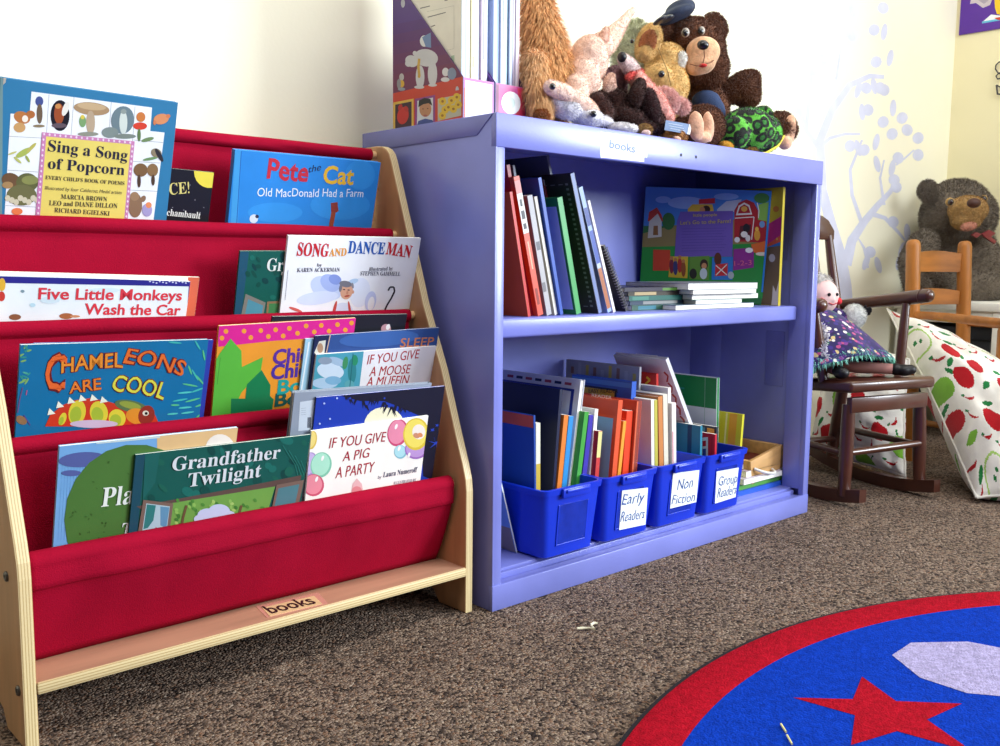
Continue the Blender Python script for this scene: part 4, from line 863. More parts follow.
for i, (cx, hw) in enumerate(BINS):
    T = Matrix.Translation((cx, (BY0+BY1)/2, BZ)); r = thing('book_bin', LABS[i], 'bin', T, 'blue book bins on the lower shelf')
    hb = hw-.010; m = MB(); f = lambda z: (z-BZ)/(BT-BZ)
    L_ = lambda z, g: rect(cx, hb+(hw-hb)*f(z)+g, BY0+.010-.010*f(z)-g, BY1-.010+.010*f(z)+g, z)
    loft(m, [L_(BZ, -.006), L_(BZ+.004, 0), L_(BT-.010, 0), L_(BT-.010, .0025), L_(BT-.0008, .003), L_(BT, .0015), L_(BT, -.0025), L_(BZ+.003, -.003)], BLU, True, True)
    obj('tub', m, r, ang=.6)
    m = MB(); yf = BY0-.0035
    m.box((cx-.032, yf-.004, BT-.016), (cx+.032, yf+.002, BT-.0005), BLU, .002); m.box((cx-.026, yf-.007, BT-.008), (cx+.026, yf-.002, BT-.002), BLU, .0018); obj('grip', m, r)
    fn = V((0, -(BT-BZ), -.010)).normalized(); Of = V((cx, BY0+.010, BZ)); fp = (Of-fn*-.0006, fn)
    m = MB(); up = V((0, -.010, BT-BZ)).normalized()
    def onf(u, v, d): return Of+V((u, 0, 0))+up*v+fn*d
    u0, u1, v0, v1 = -.034, .036, .020, .088
    for a, b_, c, d_ in ((u0, v0, u1, v0+.0025), (u0, v0, u0+.0025, v1), (u1-.0025, v0, u1, v1)):
        m.prism([onf(a, b_, .0001), onf(c, b_, .0001), onf(c, d_, .0001), onf(a, d_, .0001)], fn*.0016, BLU, .0005)
    m.prism([onf(u0+.002, v0+.002, .0009), onf(u1-.002, v0+.002, .0009), onf(u1-.002, v1, .0009), onf(u0+.002, v1, .0009)], fn*.0004, mat('#1230a4', .12, .12, 40, spec=.6)); obj('label_pocket', m, r, smooth=False)
    if i:
        card, tx = {1: ([(622, 490.5), (647.8, 487.6), (645.3, 524.5), (619, 530)], [('Early', (621.7, 505), (643.8, 501.5), 10.5), ('Readers', (620.3, 522), (644, 518), 10)]),
                    2: ([(673, 473), (699.2, 470), (696, 502), (670, 508.5)], [('Non', (677, 490.5), (692.5, 487), 10.5), ('Fiction', (671.5, 504.5), (694.5, 501), 9.5)]),
                    3: ([(716.5, 471.5), (738.5, 467.5), (735.4, 497), (714.8, 503.5)], [('Group', (718.2, 486), (736.8, 482.5), 9.5), ('Readers', (717.2, 498), (735.8, 493.5), 9.5)])}[i]
        pl = (Of+fn*.0024, fn); m = MB(); m.prism([at(p, (Of+fn*.0016, fn)) for p in card], fn*.0005, paper('#eef2f2')); lb = obj('label_card', m, r, smooth=False, label='white card with handwritten words')
        m = MB()
        for t_, p0, p1, h in tx: lettering(m, t_, p0, p1, h, pl, ink('#3c5a9e'), .0002, shear=.12, bold=-.006, wob=.05)
        obj('lettering', m, lb, smooth=False)
G1, G2, G3, G4 = 'books in the bin with an empty label pocket', 'books in the Early Readers bin', 'books in the Non Fiction bin', 'books in the Group Readers bin'
def bb(label, tl, tr, bl, y, cov, g, **k): return std_book('book', label, tl, tr, bl, y, k.pop('depth', .16), cov, ZB, group=g, **k)
q = bb('blue book with orange red top edge at the front of the leftmost bin', (533.6, 415.5), (535.4, 415.8), (534.5, 489), .04, '#1d479c', G1); lfrac(q, .91, .998, 0, .16, '#c8523a', 1); fin(q)
q = bb('narrow white and yellow paperback in the leftmost bin', (536, 423.5), (540.4, 424), (536, 490), .055, '#d8d4bc', G1, hard=False, spine='#d9d6c4'); sfrac(q, 0, .68, '#c2a63e'); fin(q)
q = bb('navy black covered book in the middle of the leftmost bin', (560, 389.5), (562.8, 390), (552.4, 490), .05, '#141a3a', G1, depth=.19); fin(q)
q = bb('orange spined paperback in the leftmost bin', (564.2, 415), (568.6, 415.4), (557, 489), .05, '#d97a2e', G1, hard=False); fin(q)
q = bb('sky blue spined paperback in the leftmost bin', (569.3, 416), (573.8, 416.5), (561.8, 489), .05, '#2a86c8', G1, hard=False); fin(q)
q = bb('tall white picture book with blue outline standing in the leftmost bin', (581, 379.5), (585.4, 380), (568.3, 488), .06, '#dfe2ea', G1, fore=True, depth=.2)
lfrac(q, .06, .93, .012, .019, '#2e3e9a', 1); lfrac(q, .92, .935, .012, .2, '#2e3e9a', 1)
for k_ in range(7): lfrac(q, .955, .972, .02+k_*.024, .036+k_*.024, '#24345e' if k_ % 2 else '#b04a5a', 1)
fin(q)
q = bb('green spined paperback at the right of the leftmost bin', (584.8, 411.6), (589, 412), (575.6, 487), .05, '#3f9a3c', G1, hard=False); fin(q)
q = bb('indigo spined paperback near the right end of the leftmost bin', (589.3, 414.7), (593.6, 415), (581.4, 484), .05, '#3a30a0', G1, hard=False); q = fin(q)
q = bb('slim white paperback near the right end of the leftmost bin', (595, 409), (598.4, 409.3), (588.5, 484), .055, '#e8e4dc', G1, hard=False, fore=True); fin(q)
q = bb('small red and black book with yellow top rightmost in the leftmost bin', (598.6, 431), (602.4, 431.3), (594.5, 482), .045, '#b8303a', G1, hard=False, spine='#c23a3a'); sfrac(q, .75, 1, '#d9d08a'); fin(q)
q = bb('light blue reader with orange border in the Early Readers bin', (618.6, 400), (623, 400.5), (611.8, 478), .035, '#d9532e', G2, depth=.12)
lfrac(q, .02, .86, .008, .105, '#7fb0d2', 1); lfrac(q, .88, .985, .002, .118, '#cf4a2c', 1); lfrac(q, .70, .703, .03, .09, '#4f80a6', 1); lfrac(q, .55, .553, .03, .09, '#4f80a6', 1)
lettering(q['txt'], 'READER', (592, 396.6), (612, 399.4), 3.6, q['L'].pl, ink('#e6d2b8'), .001); fin(q)
q = bb('thin amber spined paperback in the Early Readers bin', (623.6, 421), (626.6, 421.3), (617.6, 476), .045, '#e09a34', G2, hard=False); fin(q)
q = bb('bright red orange paperback in the Early Readers bin', (627, 411), (633, 411.5), (622.5, 475), .045, '#e2401e', G2, hard=False); fin(q)
q = bb('rust red book with dark spine at the right of the Early Readers bin', (637, 401), (642, 402), (631.7, 473.6), .04, '#c4472c', G2, spine='#8a3a30'); sfrac(q, 0, 1, '#d2603e', 0, .3); fin(q)
q = bb('blue boxy book with yellow EASY READER label in the Early Readers bin', (632, 381.6), (636.6, 382), (627, 474), .09, '#2f5ec0', G2, depth=.15); lfrac(q, .80, .93, .035, .125, '#15233f', 1); lfrac(q, .815, .915, .04, .12, '#d2b13a', 1); lfrac(q, .95, .985, .0, .15, '#4a86d8', 1)
lettering(q['txt'], 'EASY READER', (589, 392.5), (618.5, 393), 4, q['L'].pl, ink('#1c1a20'), .001); fin(q)
q = bb('tall grey map patterned book at the back of the Early Readers bin', (639.6, 367), (641.6, 367.4), (635.6, 470), .115, '#9a9aa4', G2, depth=.19)
for k_ in range(9): lfrac(q, .86+.02*(k_ % 3), .95+.012*(k_ % 4), .008+k_*.02, .016+k_*.02, ['#c2ad52', '#a9a9b2', '#8d6a5a'][k_ % 3], 1)
fin(q)
q = bb('slim white paperback at the left end of the Non Fiction bin', (651, 400), (654, 400.5), (651.5, 465), .05, '#e4e0da', G3, hard=False, fore=True); fin(q)
q = bb('thin yellow green paperback in the Non Fiction bin', (654.4, 400.3), (657.4, 401), (655, 465), .05, '#b8b04a', G3, hard=False); fin(q)
q = bb('orange brown hardcover in the Non Fiction bin', (658, 397), (662.6, 397.6), (659.2, 465.5), .05, '#b5703a', G3, spine='#c47e46'); fin(q)
q = bb('cream paperback with rounded spine in the Non Fiction bin', (663, 395), (667.4, 395.5), (664.2, 466), .05, '#d8d0be', G3, hard=False); fin(q)
q = bb('red book with yellow zigzag at the back of the Non Fiction bin', (656.2, 374), (658.4, 374.3), (658, 466), .10, '#c42a24', G3, depth=.14)
q['L'].line([(646.5, 377), (650, 380), (645.5, 384), (650, 388), (646.5, 393)], 2, '#e0b83a'); fin(q)
q = bb('blue and red striped thin book in the Non Fiction bin', (668, 388), (671, 388.6), (668.6, 466), .055, '#d9d6dc', G3, hard=False); sfrac(q, .45, .8, '#3a4aa8', .1, .6); sfrac(q, .1, .4, '#b83a48', .4, 1); fin(q)
q = bb('white paperback with a red stripe at the right of the Non Fiction bin', (671.8, 403.5), (676, 404), (672.2, 466), .045, '#e2dede', G3, hard=False); sfrac(q, .0, .75, '#c8606a', .1, .3); fin(q)
q = bb('black topped red book at the back of the Non Fiction bin', (666.4, 377.5), (668.6, 378), (668, 466), .11, '#a8262e', G3, depth=.14); lfrac(q, .9, 1, 0, .14, '#17151a', 1); fin(q)
q = bb('white book with red doodles leaning steeply out of the Non Fiction bin', (665.6, 360), (669.6, 360.5), (690, 426), .085, '#dcdade', G3, depth=.13)
for k_ in range(5): q['L'].line([(664+k_*4, 372+k_*11), (668+k_*4, 376+k_*11), (667+k_*4.4, 382+k_*11)], 1.6, '#a83a34')
fin(q)
q = bb('white book with round brown picture leaning at the back of the Non Fiction bin', (656, 357.4), (658.6, 357.8), (677.5, 420), .13, '#d6d2cc', G3, depth=.055); q['L'].ell((653.5, 369), 5, 7.5, '#8a3a26', 30); fin(q)
q = bb('green and white book standing tallest in the Group Readers bin', (717, 378), (719.8, 378.6), (716, 430), .09, '#d3d6da', G4, depth=.15, spine='#2f7f4a'); lfrac(q, .735, .999, .0005, .1495, '#0e7a3c', 1); lfrac(q, .87, .885, .08, .12, '#2a8a7a', 1); lfrac(q, 0.01, .999, .028, .029, '#8fb49c', 1); fin(q)
q = bb('teal paperback at the left of the Group Readers bin', (700.5, 426), (702.5, 426.3), (700, 450), .05, '#2a7f9a', G4, hard=False); lfrac(q, 0, 1, .02, .03, '#1a4a6a', 1); lfrac(q, 0, 1, .06, .075, '#3f9ab0', 1); fin(q)
q = bb('dark book with multicoloured top strip in the Group Readers bin', (716.6, 427), (718.2, 427.3), (715.6, 450), .055, '#2a3440', G4, hard=False)
for k_, c in enumerate(('#c89a3a', '#3a7a8a', '#a8342e', '#3a3a44', '#5a8a4a', '#d07a3a')): lfrac(q, .88, .97, .005+k_*.022, .022+k_*.022, c, 1)
fin(q)
q = bb('red book with white letter block at the front of the Group Readers bin', (715.2, 434.4), (717, 434.8), (714.6, 456), .035, '#c21c34', G4, hard=False, depth=.14)
L = q['L']; L.poly([(700, 438), (708, 437), (708, 460), (700, 462)], '#dcd6dc'); L.poly([(702.5, 441), (706, 440.5), (706, 446), (702.5, 446.5)], '#c21c34'); L.poly([(702.5, 449), (706, 448.5), (706, 461), (702.5, 462)], '#3a4a9a'); L.line([(694, 437), (694, 462)], 1, '#d9a0aa'); L.line([(712, 436), (712, 460)], .6, '#8a1028'); fin(q)
q = bb('yellow book with orange stripe at the right end of the Group Readers bin', (742.6, 414.4), (744.6, 414.8), (739.6, 451), .05, '#c9c22c', G4, depth=.14); lfrac(q, 0, 1, .012, .03, '#d99a2c', 1); lfrac(q, 0, 1, .035, .039, '#e2dc8a', 1); lfrac(q, 0, .95, .08, .083, '#a8a428', 1); fin(q)
q = std_book('book', 'pale blue covered book leaning behind the leftmost bin', (497, 468), (498.6, 468), (514.2, 544), .07, .12, '#7fa6d6', .0507, hard=False, fore=True); lfrac(q, 0, .3, 0, .2, '#9a8a80', 1); fin(q)

# ---- stack of booklets and wooden tray at the right end of the lower shelf
GB = 'booklets lying under the wooden tray'; z = .0507
for l, r_, th, y, cov, lab in [(735, 786, 5, .055, '#2a5ac0', 'blue booklet at the bottom under the wooden tray'), (733, 787, 6, .06, '#5aa048', 'green booklet second from the bottom under the wooden tray'), (744, 782, 5.5, .05, '#c2b8c4', 'white paged booklet in the middle under the wooden tray'), (746, 784, 6, .058, '#b8a8b4', 'pinkish booklet second from the top under the wooden tray'), (740, 783, 5.5, .075, '#6a2620', 'dark red booklet directly under the wooden tray')]:
    z = flat(lab, l, r_, 480, 480+th, y, .16, cov, z, 'spine' if 'blue' in lab or 'green' in lab else 'pages', GB)
a = at((738, 462), ('y', .055)); c = at((786.5, 444), ('y', .055)); ww = .125; zt = at((786, 443.5), ('y', .058)).z-.034
tw = mat('#c79a62', .5, .1, 8, spec=.3, stretch=(1, 8, 8)); tt = math.radians(-10)
T = Matrix.Translation((c.x-.002, .058, zt)) @ Matrix.Rotation(tt, 4, 'Y')
tr = thing('wooden_tray', 'shallow pale wooden tray tilted on booklets at the right end of the lower shelf', 'tray', T)
for nm, lo, hi in [('side_board', (-ww, 0, -.016+.0), (0, .009, .034)), ('side_board', (-ww, .171, -.016), (0, .18, .034)), ('end_board', (-.009, .009, -.016), (0, .171, .034)), ('end_board', (-ww, .009, -.016), (-ww+.009, .171, .034)), ('base', (-ww+.009, .009, -.014), (-.009, .171, -.009))]:
    m = MB(); m.box(lo, hi, tw, .001, T); obj(nm, m, tr)
m = MB(); m.tube([T @ V(p) for p in ((-.115, -.001, .016), (-.108, -.012, .010), (-.092, -.017, .002), (-.070, -.017, -.006), (-.056, -.012, -.008), (-.050, -.001, -.006))], .003, mat('#dcd8d2', .4, .03, 40), 10); obj('handle', m, tr, label='white bent wire handle')
# ================================================================== magazine files on top of the bookcase
TZ = H + .0003
def mag_file(cx0, cx1, label, side_art):
    y0, y1 = .087, .262; T = Matrix.Translation(((cx0+cx1)/2, (y0+y1)/2, TZ)); r = thing('magazine_file', label, 'magazine file', T, 'cardboard magazine files on the bookcase')
    hl, ht = .061, .262; pr = [(y0, TZ), (y0, TZ+hl), (.225, TZ+ht-.03), (.232, TZ+ht), (y1, TZ+ht), (y1, TZ)]
    pr = [(y0, TZ), (y0, TZ+hl), (.216, .927), (.236, TZ+ht), (y1, TZ+ht), (y1, TZ)]
    purple = mat('#4f2f78', .4, .12, 6, spec=.4); m = MB()
    m.prism([(cx0, y, z) for y, z in pr], (.0016, 0, 0), purple)
    if side_art:
        A = Art((cx0, y1, TZ), (0, -1, 0), (0, 0, 1), (.0003, .0006), (y1-y0-.0003, ht), m); A.n = V((-1, 0, 0)); A.pl = (A.O, A.n)
        q = lambda *p: [(385+x/5.967, y/5.967) for x, y in p]; e = lambda c, rx, ry, h, a=0: A.ell(q(c)[0], rx/5.967, ry/5.967, h, a)
        [A.poly(q((40, 150+k*60), (150+.692*(127.5+k*60)/1.142, (127.5+k*60)/1.142), (462, 453), (472, 480), (40, 580)), c) for k, c in enumerate(('#532d72', '#592d6b', '#5f2e64', '#652e5e', '#6b2f58', '#702f52'))]
        A.poly(q((40, 560), (470, 455), (480, 700), (40, 790)), '#c8402c')
        for c, rx, ry, a in [((245, 345), 72, 52, 8), ((160, 365), 40, 34, 30), ((210, 460), 26, 70, 0), ((284, 440), 28, 74, 0), ((178, 318), 12, 14, 0), ((205, 520), 30, 10, 0), ((285, 508), 26, 9, 0), ((140, 380), 20, 18, 20)]: e(c, rx, ry, '#c9c8cc', a)
        e((235, 245), 26, 34, '#d8d8da'); A.poly(q((222, 222), (274, 194), (276, 285), (244, 280)), '#6f86b0'); A.line(q((205, 350), (200, 400), (206, 455)), 2.6, '#c9a24a'); e((204, 456), 8, 10, '#c9a24a')
        for c, rx, ry, h in [((362, 430), 20, 26, '#d4d2d4'), ((400, 440), 26, 36, '#7f8ca6'), ((360, 475), 26, 14, '#d4d2d4'), ((100, 460), 14, 22, '#b9b4b4'), ((100, 500), 16, 22, '#d8a83a'), ((84, 500), 12, 30, '#8a8a92'), ((100, 532), 22, 10, '#8f95a4'), ((108, 20), 12, 26, '#a9a9b4'), ((432, 535), 10, 20, '#b4b4ba')]: e(c, rx, ry, h)
        for quad, c in [((( 50, 612), (172, 588), (172, 760), (50, 790)), '#d9b24a'), (((180, 590), (300, 566), (300, 740), (180, 765)), '#8a3f86'), (((306, 562), (470, 532), (470, 700), (306, 735)), '#c8402c')]: A.poly(q(*quad), c)
        A.poly(q((62, 625), (160, 605), (160, 760), (62, 785)), '#3a2030'); e((108, 690), 34, 52, '#c4302a', 10); e((92, 640), 12, 20, '#b42a26', 20); e((128, 650), 12, 18, '#b42a26', -20)
        A.poly(q((194, 602), (288, 582), (288, 740), (192, 760)), '#cfd2d8'); e((242, 650), 36, 48, '#b98562'); A.poly(q((200, 640), (204, 600), (236, 584), (272, 590), (284, 632), (262, 616), (230, 622)), '#1c181c'); A.poly(q((186, 770), (200, 722), (240, 708), (284, 716), (300, 750)), '#3a4a8a'); e((242, 690), 12, 6, '#a8605a'); e((228, 650), 4, 3, '#241c1c'); e((256, 648), 4, 3, '#241c1c')
        A.poly(q((316, 590), (456, 562), (456, 690), (316, 722)), '#b9b49c')
        for x, y in ((345, 605), (398, 600), (430, 580), (360, 655), (410, 650), (344, 690), (438, 625), (380, 640)): e((x, y), 22, 24, '#dcb62e', 0); e((x, y), 8, 8, '#9a6a1e')
    obj('side_panel', m, r, smooth=False)
    m = MB(); m.prism([(cx1-.0016, y, z) for y, z in pr], (.0016, 0, 0), purple); obj('side_panel', m, r, smooth=False)
    m = MB(); m.box((cx0+.0016, y0, TZ), (cx1-.0016, y0+.0016, TZ+hl), ink('#c04a8c') if not side_art else ink('#b04a9a'))
    A = Art((cx0, y0, TZ), (1, 0, 0), (0, 0, 1), (.002, .001), (cx1-cx0-.002, hl-.002), m)
    if side_art: A.loc([(.0045, .001), (.058, .001), (.058, hl-.004), (.0045, hl-.004)], paper('#f8f8f6')); A.loc([(.0018, .0), (.0044, .0), (.0044, hl*.75), (.0018, hl*.75)], '#b8352c')
    else:
        A.loc([(.002, .001), (.007, .001), (.007, hl), (.002, hl)], '#7a2f5a'); A.loc([(.034, .001), (.064, .001), (.064, hl), (.046, hl), (.05, .03)], '#c42f4e'); A.ell((511, 103), 9.5, 11.5, '#eef2f2', -8); A.ell((510, 103), 5, 6, '#c9dcd6', -8)
    obj('front_panel', m, r, smooth=False)
    m = MB(); m.box((cx0+.0016, y1-.0016, TZ), (cx1-.0016, y1, TZ+ht), purple); obj('back_panel', m, r, smooth=False)
    m = MB(); m.box((cx0+.0016, y0+.0016, TZ), (cx1-.0016, y1-.0016, TZ+.0015), purple); obj('base', m, r, smooth=False)
mag_file(.012, .0745, 'purple magazine file with a white polar bear on its side', True)
mag_file(.0765, .142, 'pink fronted magazine file beside the orange shaggy plush toy', False)
def mag(x0, x1, y, h, col, label, spine, g, cov=None):
    T = Matrix.Translation((x0, y, TZ+.0018)); r = thing('magazine', label, 'magazine', T, g); m = MB(); d = .258-y; t = x1-x0
    m.box((0, 0, 0), (t, d, h), ink(col), .0006, T, 1); A = Art(T @ V((0, 0, 0)), (1, 0, 0), (0, 0, 1), (.0004, .001), (t-.0004, h-.001), m)
    for a, b_, c, d_, hh in spine: A.loc([(t*a, h*c), (t*b_, h*c), (t*b_, h*d_), (t*a, h*d_)], hh)
    if cov:
        B = Art(T @ V((0, d, 0)), (0, -1, 0), (0, 0, 1), (.001, .001), (d-.001, h-.001), m); B.n = V((-1, 0, 0)); B.pl = (B.O, B.n); cov(B)
    obj('cover', m, r, smooth=False)
def fold(B):
    q = lambda *p: [(385+x/5.967, y/5.967) for x, y in p]
    for a, b_ in (((210, 50), (268, 36)), ((255, 103), (362, 74)), ((275, 160), (300, 150)), ((355, 5), (375, 0))): B.line(q(a, b_), .9, '#6f6c6c')
    for l in (((250, 70), (412, 34)), ((412, 34), (412, 290)), ((412, 290), (370, 300))): B.line(q(*l), .4, '#c4c0b4')
    B.poly(q((395, 335), (415, 328), (414, 365), (392, 372)), '#a9c0a4')
GM = 'magazines in the purple file'; x = .0145
for i, (t, y, h, c, sp, lab) in enumerate([(.010, .094, .262, '#e6e0d2', [(.0, .5, 0, 1, '#b9d6e4'), (.7, 1, 0, 1, '#8fb8d6')], 'cream folder with typed lines and a pale blue edge, leftmost in the purple file'), (.009, .098, .259, '#dfe6ea', [(.3, .6, 0, 1, '#c4d4e8')], 'pale grey magazine second from the left in the purple file'),
        (.008, .096, .261, '#e8dcae', [(.2, .8, .05, .6, '#f0e8c8'), (.3, .7, .3, .36, '#a89a6a')], 'cream yellow spined magazine in the purple file'), (.010, .099, .258, '#b9c2e6', [(.5, 1, 0, 1, '#cfd6f0')], 'pale periwinkle magazine in the purple file'), (.009, .095, .262, '#e4d4ec', [(.35, .7, .35, .8, '#8a88a8'), (.4, .65, .12, .2, '#8a88a8')], 'lilac white magazine with grey spine lettering in the purple file'), (.007, .1, .257, '#d6dcf2', [], 'white magazine at the right of the purple file')]):
    mag(x, x+t, y, h, c, lab, sp, GM, fold if i == 0 else None); x += t+.0008
GM = 'magazines in the pink fronted file'; x = .0795
for i, (t, y, h, c, sp, lab) in enumerate([(.008, .096, .261, '#a9bfe2', [(.4, .6, 0, 1, '#dfe8f6')], 'light blue magazine leftmost in the pink fronted file'), (.007, .1, .258, '#7f95c2', [(.0, .3, 0, 1, '#c9d6ec')], 'steel blue spined magazine in the pink fronted file'), (.008, .097, .262, '#d2dcea', [(.5, .7, .4, .8, '#5f6a94')], 'white magazine with slim blue lettering in the pink fronted file'), (.007, .099, .259, '#a9cbd6', [(.2, .5, 0, 1, '#e4eef0')], 'aqua spined magazine in the pink fronted file'),
        (.008, .096, .26, '#8f9fc0', [(.3, .7, .1, .9, '#c6cfe0')], 'blue grey magazine in the pink fronted file'), (.007, .1, .257, '#c8bccf', [(.3, .6, 0, 1, '#8a8098')], 'mauve edged magazine in the pink fronted file'), (.007, .098, .262, '#efe4ee', [(.75, 1, 0, 1, '#e2b0cc')], 'pinkish white magazine rightmost in the pink fronted file')]):
    mag(x, x+t, y, h, c, lab, sp, GM); x += t+.0008

# ================================================================== plush toys on the bookcase
eye_b = mat('#0c0a0c', .12, .02, 40, spec=.6, coat=.6)
def toy(name, label, px, y, cat='plush toy', z=None, g='plush toys heaped on the bookcase'):
    c = at(px, ('y', y)); c.z = TZ if z is None else z
    return thing(name, label, cat, c, g)
def put(r, name, items, col, voxel=.005, fur=0, flen=.006, fw=.001, droop=.3, zmin=None, seed=1, label=None, smooth=6, m=None):
    return obj(name, blob(items, m or plush(col), voxel, fur, flen, fw, droop, smooth, seed, zmin), r, ang=3, label=label)
def solid(r, name, items, mt, label=None, parent=None): return obj(name, ells(items, mt), parent or r, ang=3, label=label)
def eyes(r, pts, y, rad, ring=None):
    for p in pts:
        e_ = solid(r, 'eye', [E(p[0], p[1], p[2] if len(p) > 2 else y, rad, rad*1.05)], eye_b, 'glossy black eye')
        if ring: solid(r, 'eye_ring', [E(p[0], p[1], (p[2] if len(p) > 2 else y)+.004, ring, ring*1.1)], mat('#e6dccf', .5), None, e_)
# orange shaggy toy
r = toy('shaggy_plush', 'orange long-haired shaggy plush toy beside the magazine files', (548, 116), .11)
put(r, 'body', chain([(536, -8, 9), (540, 20, 13), (545, 45, 17), (547, 72, 20), (546, 95, 18), (545, 112, 15)], .12), '#eab072', .006, 9000, .026, .0013, .75, TZ+.002, 3)
put(r, 'arm', chain([(535, 60, 9, .09), (537, 90, 9, .075), (541, 108, 8, .07)], .08), '#e6b27a', .005, 3000, .02, .0012, 1., TZ+.002, 5)
put(r, 'paw', [E(541.5, 115, .055, 8, 6), E(543, 119, .05, 7, 5)], '#a86428', .004, 1200, .005, .0009, .3, TZ)
obj('label_ribbon', (lambda m: (m.prism([at(p, ('y', .1)) for p in ((563, 44), (571, 47), (570, 51), (563, 48))], (0, .0008, 0), cloth('#8d8a92')), m)[1])(MB()), r, label='grey satin label')
# pink plush with wide flat head, tail up
r = toy('sea_creature_plush', 'pale pink plush creature upside down with wide flat head, white belly and tail raised', (585, 118), .09)
PK = '#f2cdbb'
put(r, 'body', [E(588, 62, .10, 20, 27, 10, 20), E(582, 80, .09, 19, 20, 0, 18), E(600, 48, .11, 13, 17, 25)] + chain([(607, 45, 10, .115), (614, 34, 9, .12), (622, 24, 6, .125), (629, 14, 4, .13), (634, 9, 3, .13)], .12) + chain([(550, 87, 7.5, .045), (562, 92, 9, .045), (577, 101, 10, .045), (590, 110, 8.5, .045), (593, 113, 7, .045)], .045) + [E(576, 90, .07, 14, 16)], PK, .0042, 9000, .0028, .0007, .1, TZ+.012, 4)
put(r, 'belly', [E(566, 106, .055, 17, 13, 20, 14), E(585, 116, .05, 20, 9, 12, 14), E(557, 99, .055, 10, 8, 30), E(603, 121, .05, 12, 6, 10)], '#e6e3e6', .0045, 2500, .004, .0008, .2, TZ, 6)
put(r, 'fin', [E(609, 82, .07, 5.5, 10, 25), E(612, 86, .072, 5, 4), E(560, 70, .15, 3, 6, 20)][:2], PK, .004, 900, .004, .0008, .2)
put(r, 'side_fin', chain([(607, 47, 5, .10), (603, 38, 5, .095), (606, 30, 4, .095)], .1), '#e9c2ae', .004, 600, .004, .0008)
eyes(r, [(552.5, 86.5, .022), (593.5, 114, .024)], .03, 3.2)
# pale sage plush behind
r = toy('pale_plush', 'pale sage plush toy mostly hidden between the pink tail and the tan dog head', (628, 110), .22)
put(r, 'body', [E(630, 60, .22, 17, 32, 0, 14), E(636, 35, .22, 13, 14)], '#c9cbae', .006, 3500, .012, .001, .2, TZ)
eyes(r, [(632, 41), (637, 46)], .18, 2.2)
# brown floppy toy
r = toy('brown_plush', 'dark brown floppy plush puppy lying face down behind the books card', (632, 128), .06)
DK = '#3d211c'
put(r, 'body', [E(612, 106, .10, 20, 18, 20, 18), E(625, 118, .075, 24, 13, 10, 18), E(649, 110, .065, 12, 18, -20, 13), E(657, 124, .05, 9, 12, 0, 10), E(640, 100, .08, 12, 16, 0), E(600, 118, .085, 12, 11), E(638, 126, .06, 22, 8, 6, 12)], DK, .0045, 7000, .004, .0009, .2, TZ, 7)
put(r, 'ear', chain([(640, 84, 6, .055), (637, 94, 8, .05), (636, 102, 6, .05)], .05), DK, .004, 1200, .004, .0008, .2)
put(r, 'ear', chain([(648, 96, 8, .045), (652, 110, 9, .04), (655, 120, 6, .04)], .05), '#35191a', .004, 1200, .004, .0008, .2)
put(r, 'arm', chain([(598, 102, 10, .065), (606, 112, 9, .06), (604, 122, 7, .055)], .06), '#44251e', .004, 1500, .004, .0008, .2)
put(r, 'foot', [E(622, 128.5, .03, 15, 5.5, 4, 10), E(633, 129, .03, 6, 5)], '#e2dee0', .004, 1200, .003, .0008, .1, TZ, 9, 'white foot')
put(r, 'paw', [E(645, 130, .022, 8, 6, 5, 7)], '#a3814f', .0035, 900, .003, .0008, .1, TZ, 9, 'tan paw'); put(r, 'paw_pad', [E(646, 133, .014, 5.5, 4, 0, 4)], '#d9b9b4', .003, 0, zmin=TZ, label='pink paw pad')
# mauve toy
r = toy('mauve_plush', 'small mauve plush ball peeking between the pink creature and brown puppy', (614, 95), .13)
put(r, 'body', [E(616, 78, .12, 12, 12), E(606, 74, .12, 6, 8, -30), E(618, 100, .12, 10, 22, 0, 8)], '#8d6a72', .0045, 2500, .004, .0008, .2, TZ)
# white-snouted toy with pink scarf
r = toy('pink_dog_plush', 'pink plush toy with white snout, black nose and coral collar, pointing its nose up', (655, 120), .09)
put(r, 'body', chain([(632, 73, 8, .09), (644, 87, 9, .07), (657, 103, 10, .055), (667, 117, 8, .05)], .09)+[E(654, 118, .085, 12, 14)], '#f0b0a4', .0042, 3500, .004, .0008, .2, TZ, 3)
put(r, 'snout', chain([(623, 59, 6, .085), (629, 66, 8, .088), (634, 73, 8, .09)], .09), '#e6d2ce', .0038, 1500, .003, .0008, .2)
solid(r, 'nose', [E(622, 57, .075, 4.8, 5.2)], mat('#17131a', .35, .1, 90))
put(r, 'collar', chain([(628, 77, 3.4, .082), (634, 74, 4, .08), (641, 72, 3.6, .082)], .08), '#d65a54', .0032, 500, .004, .0008)
put(r, 'hand', [E(668, 101, .055, 9, 11, -30, 8), E(680, 106, .055, 9, 6, 20, 6), E(662, 94, .06, 5, 6)], '#f6c4be', .004, 3500, .010, .0008, .1, None, 5, 'fluffy pink hand')
